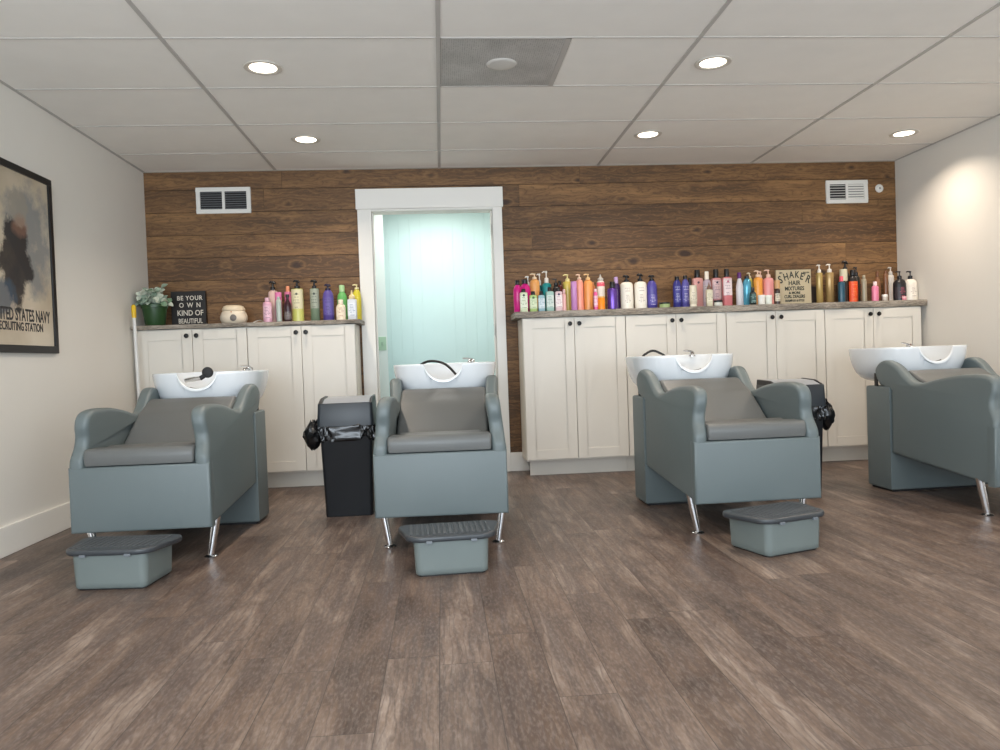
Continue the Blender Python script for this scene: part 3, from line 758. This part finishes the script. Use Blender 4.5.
for k in range(30):
    a = rg.uniform(0, 2*PI); sp_ = rg.uniform(0.3, 1.0); h = rg.uniform(0.01, 0.112)*(1.15-0.25*sp_)
    R_ = 0.150*sp_; top = (max(-0.105, R_*math.cos(a)), R_*0.8*math.sin(a), 0.15+h)
    mid = (top[0]*0.45, top[1]*0.45, 0.15+h*0.75)
    stems.tube(crv([(top[0]*0.1, top[1]*0.1, 0.13), mid, top], 4), 0.0015, 5)
    for q in range(6):
        u = 0.4+0.6*q/5; px = [mid[i]+(top[i]-mid[i])*(u-0.4)/0.6 for i in range(3)]
        b = a + rg.uniform(-1.7, 1.7); el = rg.uniform(-0.9, 1.0)
        L = rg.uniform(0.034, 0.056)
        if px[0] + L*math.cos(b) < -0.115: b = PI-b
        leaf(lvs[rg.choice((0, 0, 1, 2, 2))], px, (math.cos(b), math.sin(b)*0.6, el), L, L*0.85, (rg.uniform(-.4, .4), rg.uniform(-1.6, -0.3), 1))
stems.build('stems', LM[1], t)
for i, l in enumerate(lvs):
    o = l.build('leaves', LM[i], t, angle=70)

t = thing('lettered_sign', 'black block sign with pale letters behind the potted plant', 'sign', (-1.838, 5.70, CZL))
MB().box(-0.125, 0.122, 0.0, 0.035, 0, 0.262).build('sign_block', mat('black sign board', (30, 26, 24), 0.6), t, bevel=0.002)
CRM = mat('cream lettering', (222, 212, 196), 0.6)
for txt, z, sz, sxx, spc in (('BE YOUR', 0.196, 0.046, 0.88, 1.15), ('O W N', 0.143, 0.049, 0.86, 1.25), ('KIND OF', 0.083, 0.056, 0.84, 1.0), ('BEAUTIFUL', 0.026, 0.050, 0.70, 1.0)):
    text_mesh('lettering', txt, sz, CRM, t, (0.010, -0.0008, z), (PI/2, 0, 0), sxx, space=spc)

t = thing('ceramic_jar', 'round cream ceramic wax warmer jar with lid and grey badge on the left counter', 'jar', (-1.470, 5.53, CZL))
MB().lathe([(0.001, 0), (0.070, 0), (0.084, 0.010), (0.094, 0.035), (0.094, 0.055), (0.084, 0.082), (0.076, 0.092), (0.001, 0.092)], 40).build('jar_body', mat('cream glazed ceramic', (226, 212, 190), 0.3), t)
MB().lathe([(0.074, 0.092), (0.080, 0.095), (0.080, 0.106), (0.076, 0.112), (0.068, 0.126), (0.050, 0.134), (0.001, 0.136)], 40).build('jar_lid', mat('cream lid', (222, 204, 176), 0.3), t)
MB().lathe([(0.001, 0.004), (0.020, 0.003), (0.024, 0)], 24).build('badge', mat('grey badge', (110, 104, 100), 0.5), t, loc=(0.018, -0.0918, 0.040), rot=(PI/2, 0, 0))
MB().lathe([(0.001, 0.004), (0.005, 0.002), (0.006, 0)], 12).build('indicator', mat('amber indicator', (190, 120, 60), 0.4), t, loc=(0.004, -0.082, 0.081), rot=(PI/2-0.4, 0, 0))
cbl = MB(); cbl.tube(crv([(-1.372, 5.56, CZL+0.004), (-1.345, 5.54, CZL+0.005), (-1.315, 5.545, CZL+0.018), (-1.290, 5.57, CZL+0.022), (-1.268, 5.62, CZL+0.006)], 6), 0.003, 8)
cbl.v = [(x+1.470, y-5.53, z-CZL) for x, y, z in cbl.v]; cbl.build('power_cord', mat('white cord', (215, 210, 200), 0.5), t)

# broom in the corner
t = thing('broom', 'broom with white pole and yellow tip standing at the left wall by the cabinet', 'broom', (-2.055, 5.27, 0))
MB().tube([(0.012, 0.0, 0.055), (-0.014, 0.02, 1.245)], 0.0115, 14).build('pole', mat('white enamelled pole', (214, 212, 208), 0.35), t)
MB().tube([(-0.014, 0.02, 1.235), (-0.0148, 0.021, 1.26), (-0.0155, 0.0215, 1.315), (-0.0157, 0.0217, 1.325)], [0.0135, 0.0155, 0.0150, 0.008], 14).build('hanging_tip', mat('yellow plastic', (222, 182, 30), 0.4), t)
MB().box(-0.045, 0.17, -0.025, 0.025, 0.045, 0.085).build('broom_head', mat('yellow plastic', (222, 182, 30), 0.4), t, bevel=0.008)
br = MB()
for i in range(18):
    for j in range(4): br.box(-0.04+i*0.0118, -0.034+i*0.0118, -0.02+j*0.0115, -0.014+j*0.0115, 0, 0.047)
br.build('bristles', mat('grey bristles', (90, 90, 92), 0.8), t)

# wooden sign on the right counter
t = thing('wooden_lettered_sign', 'small square natural wood sign with black lettering on the right counter', 'sign', (2.735, 5.60, CZR))
MB().box(-0.140, 0.138, 0, 0.022, 0, 0.272).build('sign_board', mat('pale natural wood', (186, 172, 142), 0.6, var=0.12), t, bevel=0.0015)
DK = mat('dark green black lettering', (44, 50, 42), 0.6)
word = ['S', 'H', 'A', 'K', "E'", 'R']
for i, ch in enumerate(word):
    u = (i-2.5)/2.5; ang = -u*0.42
    text_mesh('lettering', ch, 0.068+0.014*abs(u), DK, t, (0.004+u*0.100, -0.0008, 0.190+0.026*math.cos(u*1.3)-0.024*abs(u)), (PI/2, -ang, 0), 0.74, bold=0.0016)
for txt, z, sz, sxx in (('HAIR', 0.155, 0.048, 0.88), ('MIXTURES', 0.114, 0.042, 0.80), ('& MORE', 0.087, 0.024, 1.05), ('CURL DEALERS', 0.055, 0.034, 0.72), ('SHAMPOO & STYLE', 0.027, 0.024, 0.74)):
    text_mesh('lettering', txt, sz, DK, t, (0.004, -0.0008, z), (PI/2, 0, 0), sxx, bold=0.0010)
for x, q in ((-0.10, 'EST.'), (0.10, 'SALON')): text_mesh('lettering', q, 0.017, DK, t, (x, -0.0008, 0.243), (PI/2, 0, 0), 0.9)
tag(MB().box(2.875, 2.93, 5.625, 5.66, CZR, CZR+0.142).build('dark_box', mat('dark brown box', (52, 40, 34), 0.5), bevel=0.002), 'small dark box directly right of the wooden lettered sign', 'box')

# ---------------------------------------------------------------- bottles
def label_mat(key, base, ink):
    nm = 'printed label '+key
    if nm in _mc: return _mc[nm]
    n = NT(nm); tc = n.n('ShaderNodeTexCoord').outputs['Object']; s = n.n('ShaderNodeSeparateXYZ', i_0=tc).outputs
    rowi = n.math('FLOOR', n.math('MULTIPLY', s[2], 95.0)); fr_ = n.math('FRACT', n.math('MULTIPLY', s[2], 95.0))
    cellx = n.math('FLOOR', n.math('MULTIPLY', s[0], 260.0))
    r1 = n.n('ShaderNodeTexWhiteNoise', noise_dimensions='2D', i_Vector=n.n('ShaderNodeCombineXYZ', i_0=cellx, i_1=rowi, i_2=0.0).outputs[0]).outputs[0]
    r2 = n.n('ShaderNodeTexWhiteNoise', noise_dimensions='1D', i_W=rowi).outputs[0]
    g = n.math('MULTIPLY', n.math('GREATER_THAN', r1, 0.35), n.math('LESS_THAN', fr_, 0.45))
    g = n.math('MULTIPLY', g, n.math('GREATER_THAN', r2, 0.45))
    g = n.math('MULTIPLY', g, n.math('LESS_THAN', n.math('ABSOLUTE', s[0]), n.math('MULTIPLY', r2, 0.024)))
    n.link(n.mix(n.math('MULTIPLY', g, 0.75), srgb(*base), srgb(*ink)), n.b.inputs['Base Color']); n.b.inputs['Roughness'].default_value = 0.45
    _mc[nm] = n.m; return n.m
def bottle(x, y, w, H, hb, shape, col, cap, ccol, label, lab=None, z0=CZR, ink=(70, 60, 60), metal=0.0, rz=0.0, labz=(0.2, 0.8), emb=None, cat='bottle', group='bottles on the right counter', name=None):
    r = w/2
    nm = {'jar': 'cream_jar', 'tube': 'squeeze_tube'}.get(shape, 'pump_bottle' if cap == 'pump' else 'bottle')
    t = thing(name or nm, label, cat, (x, y, z0), rz, group)
    p, sy2 = 2.0, 0.85
    if shape == 'box': p, sy2 = 5.0, 0.75
    nr = max(0.008, min(0.017, r*0.42))
    if cap == 'pump': nr = min(nr, 0.013)
    sh = {'round': [(0.90, 0), (0.98, .015), (1, .04), (1, .86), (.96, .92), (.82, .965), (.60, .985)],
          'dome': [(0.90, 0), (1, .02), (1, .74), (.97, .80), (.88, .88), (.72, .94), (.5, .985)],
          'slope': [(0.90, 0), (1, .02), (1, .66), (.93, .75), (.74, .86), (.56, .95)],
          'flat': [(0.92, 0), (1, .01), (1, .97), (.97, .99), (.85, 1.0)],
          'box': [(0.93, 0), (1, .02), (1, .93), (.95, .97), (.7, .99)],
          'taper': [(0.62, 0), (.66, .03), (.72, .4), (.86, .72), (1, .97), (.95, .985), (.6, 1.0)],
          'cone': [(0.86, 0), (.9, .03), (1, .80), (.96, .86), (.75, .93), (.5, .98)],
          'tube': [(0.80, 0), (.84, .02), (.84, .12), (1, .16), (1, .80), (.98, .92), (.95, 1.0)],
          'jar': [(0.93, 0), (1, .06), (1, .85), (.97, .95), (.95, 1.0)],
          'wine': [(0.92, 0), (1, .02), (1, .62), (.88, .72), (.52, .83), (.36, .92)]}[shape]
    prof = [(0.001, 0)] + [(a*r, b*hb) for a, b in sh]
    if shape not in ('tube', 'flat', 'jar', 'taper'): prof += [(nr*1.0, hb), (nr, hb+0.004)]
    prof += [(0.001, prof[-1][1])]
    m = MB(); m.lathe(prof, 28 if p == 2 else 40, 0, 0, 1, sy2, p, cap0=False, cap1=False)
    bm_ = mat('bottle %d %d %d %s' % (col[0], col[1], col[2], metal > 0), col, 0.28 if not metal else 0.22, metal, var=0.02)
    m.build('bottle_body', bm_, t, angle=48)
    cm = mat('cap %d %d %d' % ccol, ccol, 0.35, var=0.02)
    d = H-hb
    if cap == 'pump':
        c = MB(); z = hb
        c.lathe([(nr*1.25, z), (nr*1.3, z+0.002), (nr*1.25, z+0.35*d), (nr*0.8, z+0.42*d), (0.0042, z+0.45*d), (0.0042, z+0.80*d), (0.008, z+0.82*d), (0.0085, z+0.96*d), (0.001, z+d)], 18, cap0=False, cap1=False)
        sgn = -1 if rz >= 0 else 1
        c.tube([(0, 0, z+0.90*d), (sgn*r*0.55, -0.004, z+0.93*d), (sgn*min(0.034, r*0.95), -0.006, z+0.84*d)], [0.0055, 0.005, 0.0035], 8)
        c.build('pump', cm, t)
    elif cap == 'trigger':
        c = MB(); z = hb
        c.lathe([(nr*1.2, z), (nr*1.2, z+0.3*d), (0.008, z+0.4*d), (0.008, z+0.7*d)], 16, cap0=False)
        c.tube([(0.020, 0, z+0.72*d), (0.008, 0, z+0.86*d), (-0.016, 0, z+0.92*d), (-0.026, 0, z+0.78*d)], [0.007, 0.011, 0.009, 0.005], 10)
        c.build('pump', cm, t)
    elif cap == 'cap':
        MB().lathe([(nr*1.25, hb), (nr*1.3, hb+0.1*d), (nr*1.25, hb+0.9*d), (nr*1.1, hb+d), (0.001, hb+d)], 20, cap0=False, cap1=False).build('cap', cm, t)
    elif cap == 'tip':
        MB().lathe([(nr*1.6, hb), (nr*1.7, hb+0.3*d), (nr*0.7, hb+0.5*d), (nr*0.25, hb+d), (0.001, hb+d)], 20, cap0=False, cap1=False).build('nozzle_cap', cm, t)
    elif cap == 'lid':
        MB().lathe([(r*1.0, hb), (r*1.03, hb+0.15*d), (r*1.03, hb+0.85*d), (r*0.96, hb+d), (0.001, hb+d)], 28, 0, 0, 1, sy2, p, cap0=False, cap1=False).build('lid', cm, t)
    elif cap == 'base':
        MB().lathe([(r*0.86, 0.0), (r*0.88, 0.12*hb), (r*0.80, 0.14*hb)], 28, 0, 0, 1.02, sy2, p, cap0=True, cap1=False).build('cap', cm, t)
    if lab:
        n = 14; z_0, z_1 = hb*labz[0], hb*labz[1]; vs = []
        def rad(z):
            pr = prof[1:-1]
            for (ra, za), (rb_, zb_) in zip(pr, pr[1:]):
                if za <= z <= zb_ and zb_ > za: return ra+(rb_-ra)*(z-za)/(zb_-za)
            return r
        rows = 4; fs = []
        for j in range(rows+1):
            z = z_0+(z_1-z_0)*j/rows; rr_ = rad(z)+0.0007
            for i in range(n+1):
                a = -PI/2 + (i/n-0.5)*PI*0.80; c, s_ = math.cos(a), math.sin(a)
                if p != 2: c = math.copysign(abs(c)**(2/p), c); s_ = -abs(s_)**(2/p)
                vs.append((rr_*c, rr_*s_*sy2, z))
        for j in range(rows):
            for i in range(n): fs.append((j*(n+1)+i, j*(n+1)+i+1, (j+1)*(n+1)+i+1, (j+1)*(n+1)+i))
        lm = MB().add(vs, fs); lm.build('label', label_mat('%d %d %d %d' % (lab+(ink[0],)), lab, ink), t, angle=60)
    if emb:
        ez = hb*0.84; MB().lathe([(0.001, 0.0016), (0.0085, 0.0014), (0.009, 0)], 16).build('emblem', mat('emblem %d %d %d' % emb, emb, 0.4), t, loc=(0, -r*sy2+0.0002, ez), rot=(PI/2, 0, 0))
    return t
K_ = (24, 22, 24); W_ = (236, 230, 220)
B = bottle
f_, m_, b_ = 5.480, 5.570, 5.672
B(.583, 5.52, .062, .240, .206, 'dome', (206, 22, 128), 'cap', K_, 'magenta bottle with black cap at the far left end of the right counter')
B(.645, m_, .082, .250, .217, 'dome', (214, 26, 130), 'cap', K_, 'wider magenta bottle with black cap behind the leftmost white and green one')
B(.683, 5.695, .046, .290, .212, 'round', (214, 214, 206), 'pump', (240, 238, 232), 'clear white pump bottle partly hidden behind the magenta and orange bottles')
B(.722, 5.595, .074, .295, .252, 'round', (232, 164, 92), 'pump', (240, 214, 180), 'pale orange pump bottle left of the teal pump bottles')
B(.818, 5.64, .072, .318, .227, 'round', (10, 140, 142), 'pump', W_, 'teal bottle with tall white pump near the left end of right counter')
B(.775, 5.71, .048, .308, .217, 'round', (12, 128, 132), 'pump', W_, 'teal bottle with white pump, mostly hidden behind the other teal one')
B(.622, f_, .056, .172, .147, 'box', (214, 224, 190), 'cap', K_, 'small white and green bottle with black cap, first of the front row', (228, 232, 212), emb=(60, 70, 60), ink=(120, 150, 90))
B(.692, f_, .055, .152, .125, 'box', (176, 204, 128), 'cap', K_, 'small green bottle with black cap, second of the front row', (214, 224, 190), ink=(110, 150, 90), emb=(70, 110, 60))
B(.752, f_, .048, .151, .123, 'box', (150, 186, 196), 'cap', K_, 'small pale blue bottle with black cap, third of the front row', (208, 220, 226), ink=(110, 140, 160))
B(.816, f_, .056, .178, .149, 'box', (160, 196, 186), 'cap', K_, 'small mint green bottle with black cap in front of the teal bottle', (206, 218, 210), ink=(110, 150, 140))
B(.881, f_, .052, .178, .147, 'box', (224, 196, 200), 'cap', K_, 'small pale pink bottle with black cap in the front row, right of mint green', (236, 226, 224), emb=(70, 50, 80), ink=(180, 130, 150))
B(.880, m_+.01, .056, .250, .200, 'dome', (36, 32, 34), 'pump', K_, 'dark bottle with black pump behind the small mint green one')
B(.928, 5.69, .045, .245, .215, 'dome', (110, 34, 32), 'cap', K_, 'dark red bottle with black cap left of the yellow pump bottle')
B(.922, f_, .030, .161, .131, 'round', (226, 172, 168), 'cap', (220, 180, 180), 'narrow pink bottle in front of the yellow pump bottle')
B(.966, m_, .070, .280, .226, 'taper', (214, 190, 92), 'pump', (236, 220, 150), 'yellow pump bottle, wide at top and narrow at bottom')
B(1.000, f_+.02, .046, .218, .218, 'flat', (200, 140, 196), 'none', K_, 'lilac bottle without a pump between the yellow and the peach pump bottles')
B(1.056, m_, .056, .277, .238, 'round', (240, 160, 140), 'pump', (240, 206, 180), 'peach pink pump bottle right of the flat topped lilac bottle')
B(1.122, m_, .068, .279, .233, 'round', (238, 160, 88), 'pump', (240, 200, 140), 'orange pump bottle between the peach one and the white applicator bottle')
B(1.178, b_, .040, .226, .205, 'round', (226, 140, 90), 'cap', (226, 150, 100), 'orange bottle half hidden behind the small pink striped one')
B(1.157, f_, .030, .157, .135, 'round', (232, 90, 150), 'cap', (240, 200, 210), 'small narrow pink striped bottle in front of the orange ones', (240, 206, 220), ink=(220, 60, 130))
B(1.217, m_, .062, .272, .227, 'round', (232, 222, 208), 'tip', (206, 200, 190), 'white applicator bottle with pink shoulder and pointed nozzle', (232, 92, 112), labz=(.80, .93), ink=(240, 170, 180))
B(1.199, f_, .054, .101, .090, 'flat', (240, 140, 20), 'lid', (236, 190, 120), 'short bright orange tub in front of the white applicator bottle')
B(1.284, f_, .077, .206, .162, 'round', (98, 66, 150), 'cap', K_, 'metallic purple bottle with black cap left of the white pump bottles', metal=0.55)
B(1.345, 5.61, .058, .254, .205, 'round', (58, 34, 84), 'cap', (190, 160, 206), 'dark purple bottle with lilac cap behind the metallic purple one')
B(1.415, m_, .096, .259, .210, 'round', (236, 230, 216), 'trigger', K_, 'large white bottle with black pump, left one of the pair', (238, 232, 220), ink=(150, 140, 130))
B(1.521, m_, .094, .269, .211, 'round', (236, 230, 216), 'trigger', K_, 'large white bottle with black pump, right one of the pair', (238, 232, 220), ink=(150, 140, 130))
B(1.609, m_, .076, .254, .215, 'dome', (76, 68, 150), 'trigger', K_, 'indigo bottle with black trigger right of the two large white bottles', (88, 80, 160), ink=(210, 206, 230), labz=(.15, .5))
B(1.678, f_, .078, .042, .030, 'jar', (150, 170, 116), 'lid', (40, 44, 36), 'low green jar with dark lid in the gap between the blue bottles', cat='jar')
B(1.804, m_, .064, .241, .213, 'dome', (52, 52, 128), 'cap', K_, 'navy blue bottle with black cap, left of its lighter neighbour', (62, 62, 138), ink=(190, 190, 220))
B(1.868, m_, .060, .247, .217, 'dome', (84, 80, 152), 'cap', K_, 'lighter violet blue bottle with black cap beside the navy bottle', (94, 90, 162), ink=(200, 200, 226))
B(1.938, b_, .042, .239, .185, 'round', (44, 38, 42), 'cap', K_, 'black capped dark bottle behind the cream squeeze tube')
B(1.896, f_, .057, .163, .163, 'tube', (216, 206, 184), 'base', (226, 218, 200), 'cream squeeze tube standing on its cap by the blue bottles', (222, 214, 194), ink=(150, 140, 120), labz=(.3, .7))
B(1.998, b_, .079, .299, .237, 'box', (224, 164, 158), 'cap', K_, 'tall pink square bottle with black neck, first of the three', emb=(90, 60, 70), ink=(150, 100, 110))
B(2.036, m_, .060, .273, .212, 'round', (176, 160, 172), 'cap', (236, 226, 210), 'clear bottle with green collar and white cap in front of pink bottles', (190, 176, 180), ink=(60, 110, 80))
B(2.019, f_, .046, .182, .130, 'box', (214, 206, 178), 'tip', (120, 90, 74), 'small cream bottle with brown pointed cap in the front row', (222, 214, 190), ink=(140, 140, 100))
B(2.146, b_, .073, .299, .233, 'box', (218, 150, 152), 'cap', K_, 'tall pink square bottle with black neck, middle of the three', (230, 200, 198), emb=(70, 60, 80), ink=(150, 110, 130), labz=(.3, .92))
B(2.086, f_, .064, .046, .031, 'jar', (206, 206, 196), 'lid', K_, 'low white jar with black lid below the pink square bottles', cat='jar')
B(2.192, m_, .068, .288, .227, 'box', (208, 120, 124), 'cap', K_, 'tall rose square bottle with white upper label, rightmost of the three', (232, 214, 214), emb=(190, 110, 130), ink=(150, 120, 140), labz=(.38, .95))
B(2.291, m_, .056, .258, .213, 'slope', (214, 212, 216), 'cap', (92, 30, 110), 'white ribbed bottle with purple cap')
B(2.350, m_, .066, .234, .211, 'dome', (88, 164, 190), 'cap', K_, 'light blue bottle with black cap right of the white purple capped bottle', metal=0.3)
B(2.355, f_, .050, .136, .106, 'dome', (30, 44, 44), 'cap', K_, 'small dark bottle with black cap in front of the light blue one', (44, 80, 78), ink=(160, 190, 180))
B(2.436, m_, .066, .270, .219, 'round', (240, 162, 68), 'pump', (240, 206, 180), 'bright orange pump bottle left of the pink one')
B(2.415, 5.675, .046, .265, .226, 'round', (206, 200, 90), 'pump', (236, 220, 190), 'lime yellow pump bottle peeking out behind the light blue bottle')
B(2.503, 5.675, .046, .274, .224, 'round', (238, 160, 120), 'pump', (240, 204, 186), 'peach pump bottle peeking out between the orange and pink ones')
B(2.519, m_, .078, .275, .214, 'round', (236, 158, 156), 'pump', (240, 200, 180), 'wide pink pump bottle left of the wooden lettered sign')
B(2.421, f_, .052, .075, .055, 'jar', (232, 230, 222), 'lid', (238, 236, 230), 'low white jar in front of the orange pump bottle, left one', cat='jar')
B(2.476, f_, .050, .073, .054, 'jar', (226, 230, 218), 'lid', (236, 238, 228), 'low white jar in front of the pink pump bottle, right one', cat='jar')
B(2.546, f_, .040, .183, .120, 'round', (60, 40, 34), 'lid', (206, 160, 110), 'small dark brown bottle with tan cap in front of the wooden sign', (210, 200, 180), ink=(60, 40, 34), labz=(.2, .7))
GD = (176, 150, 92)
B(2.924, m_, .050, .303, .240, 'flat', GD, 'pump', W_, 'slim gold pump bottle right of the wooden sign', metal=0.25)
B(3.006, m_, .062, .306, .240, 'flat', (172, 142, 92), 'pump', W_, 'broader gold pump bottle, second right of the wooden sign', metal=0.25)
B(3.049, f_, .053, .200, .160, 'round', (24, 72, 92), 'cap', (232, 96, 110), 'dark teal bottle with coral pink cap')
B(3.118, m_, .058, .262, .170, 'round', (40, 42, 40), 'lid', (206, 198, 170), 'dark bottle with big rounded cream cap behind the dark teal bottle')
B(3.190, b_, .068, .339, .262, 'dome', (26, 26, 26), 'trigger', K_, 'tallest black pump bottle on the right counter')
B(3.190, m_, .074, .254, .212, 'dome', (30, 26, 26), 'cap', K_, 'black bottle with bright orange label', (236, 84, 36), labz=(.02, .78), ink=(240, 150, 90))
B(3.278, b_, .056, .289, .219, 'round', (36, 34, 30), 'pump', K_, 'black pump bottle just right of the orange labelled bottle')
B(3.228, f_, .040, .203, .180, 'round', (150, 140, 118), 'cap', (170, 160, 136), 'clear grey beige bottle in front of the black pump bottles')
B(3.315, f_, .052, .152, .121, 'round', (226, 130, 160), 'cap', (240, 214, 214), 'small pink bottle with white cap standing alone')
B(3.390, m_, .048, .237, .198, 'slope', (132, 88, 58), 'cap', (110, 70, 44), 'brown bottle behind the small pink one')
B(3.458, m_, .038, .243, .222, 'round', (122, 82, 54), 'cap', (112, 70, 44), 'narrow brown bottle, left of the big black pump bottle')
B(3.392, f_, .042, .052, .034, 'jar', (200, 190, 176), 'lid', (236, 232, 224), 'tiny white capped jar in front of the brown bottles', cat='jar')
B(3.560, 5.67, .053, .280, .222, 'round', (222, 214, 204), 'pump', (214, 206, 196), 'white pump bottle in the corner, behind the big black pump bottle')
B(3.500, 5.462, .094, .225, .165, 'dome', (32, 32, 34), 'pump', K_, 'broad black pump bottle near the right wall', (52, 44, 48), ink=(190, 90, 110), labz=(.1, .62))
B(3.500, 5.407, .032, .028, .018, 'jar', (230, 150, 160), 'lid', (236, 190, 190), 'tiny pink pot in front of the broad black pump bottle', cat='jar')
B(3.611, 5.50, .100, .228, .166, 'dome', (234, 226, 212), 'pump', K_, 'broad cream bottle with black pump nearest the right wall', (238, 230, 216), ink=(150, 130, 120), labz=(.15, .62))
gl = 'bottles on the left counter'
def BL(*a, **k): return bottle(*a, z0=CZL, group=gl, **k)
BL(-1.262, m_, .022, .126, .105, 'round', (224, 214, 208), 'cap', (230, 224, 220), 'thin white tube at the left of the pink bottles')
BL(-1.220, f_, .062, .177, .150, 'round', (214, 164, 184), 'cap', (220, 176, 190), 'pale pink bottle in front, leftmost of the left counter group', (226, 186, 200), ink=(120, 80, 100))
BL(-1.218, b_, .072, .315, .248, 'round', (226, 190, 180), 'trigger', K_, 'tall blush pink bottle with black pump, at the back')
BL(-1.160, m_, .048, .228, .222, 'flat', (222, 120, 170), 'none', K_, 'bright pink flat topped bottle behind the grey green tube')
BL(-1.141, f_, .040, .182, .165, 'round', (166, 176, 166), 'cap', (170, 182, 172), 'slim grey green tube bottle in the front row')
BL(-1.110, b_, .052, .276, .234, 'flat', (222, 124, 164), 'cap', (232, 150, 110), 'pink bottle with orange cap behind the dark wine shaped bottle')
BL(-1.078, f_, .050, .197, .180, 'wine', (52, 24, 32), 'cap', (24, 20, 22), 'dark wine shaped bottle with a long neck', (120, 110, 108), labz=(.1, .4), ink=(30, 30, 30))
BL(-1.024, m_, .086, .308, .243, 'flat', (196, 196, 108), 'trigger', K_, 'yellow green bottle with black pump and round emblem', (214, 206, 170), emb=(70, 70, 50), labz=(.4, .98), ink=(120, 110, 80))
BL(-.900, m_, .066, .305, .242, 'flat', (118, 136, 112), 'trigger', K_, 'sage green bottle with black pump and round emblem', (150, 156, 140), emb=(50, 60, 50), labz=(.4, .98), ink=(90, 96, 86))
BL(-.803, m_, .080, .270, .229, 'dome', (88, 74, 146), 'trigger', (36, 24, 50), 'purple bottle with dark pump on the left counter', (98, 84, 156), ink=(60, 50, 100), labz=(.2, .75))
BL(-.715, b_, .076, .272, .222, 'dome', (108, 184, 104), 'cap', (176, 216, 156), 'green translucent bottle behind the small cream one')
BL(-.703, f_, .068, .148, .118, 'dome', (232, 216, 190), 'cap', (236, 224, 200), 'small cream bottle in front of the green one', (236, 222, 198), ink=(180, 130, 90))
BL(-.622, f_, .064, .215, .152, 'box', (210, 214, 220), 'tip', (222, 200, 150), 'white labelled bottle with cream nozzle near the doorway', (222, 226, 232), ink=(110, 130, 160))
BL(-.606, b_, .062, .275, .238, 'dome', (222, 206, 60), 'pump', (240, 226, 170), 'bright yellow pump bottle at the right end of the left counter')
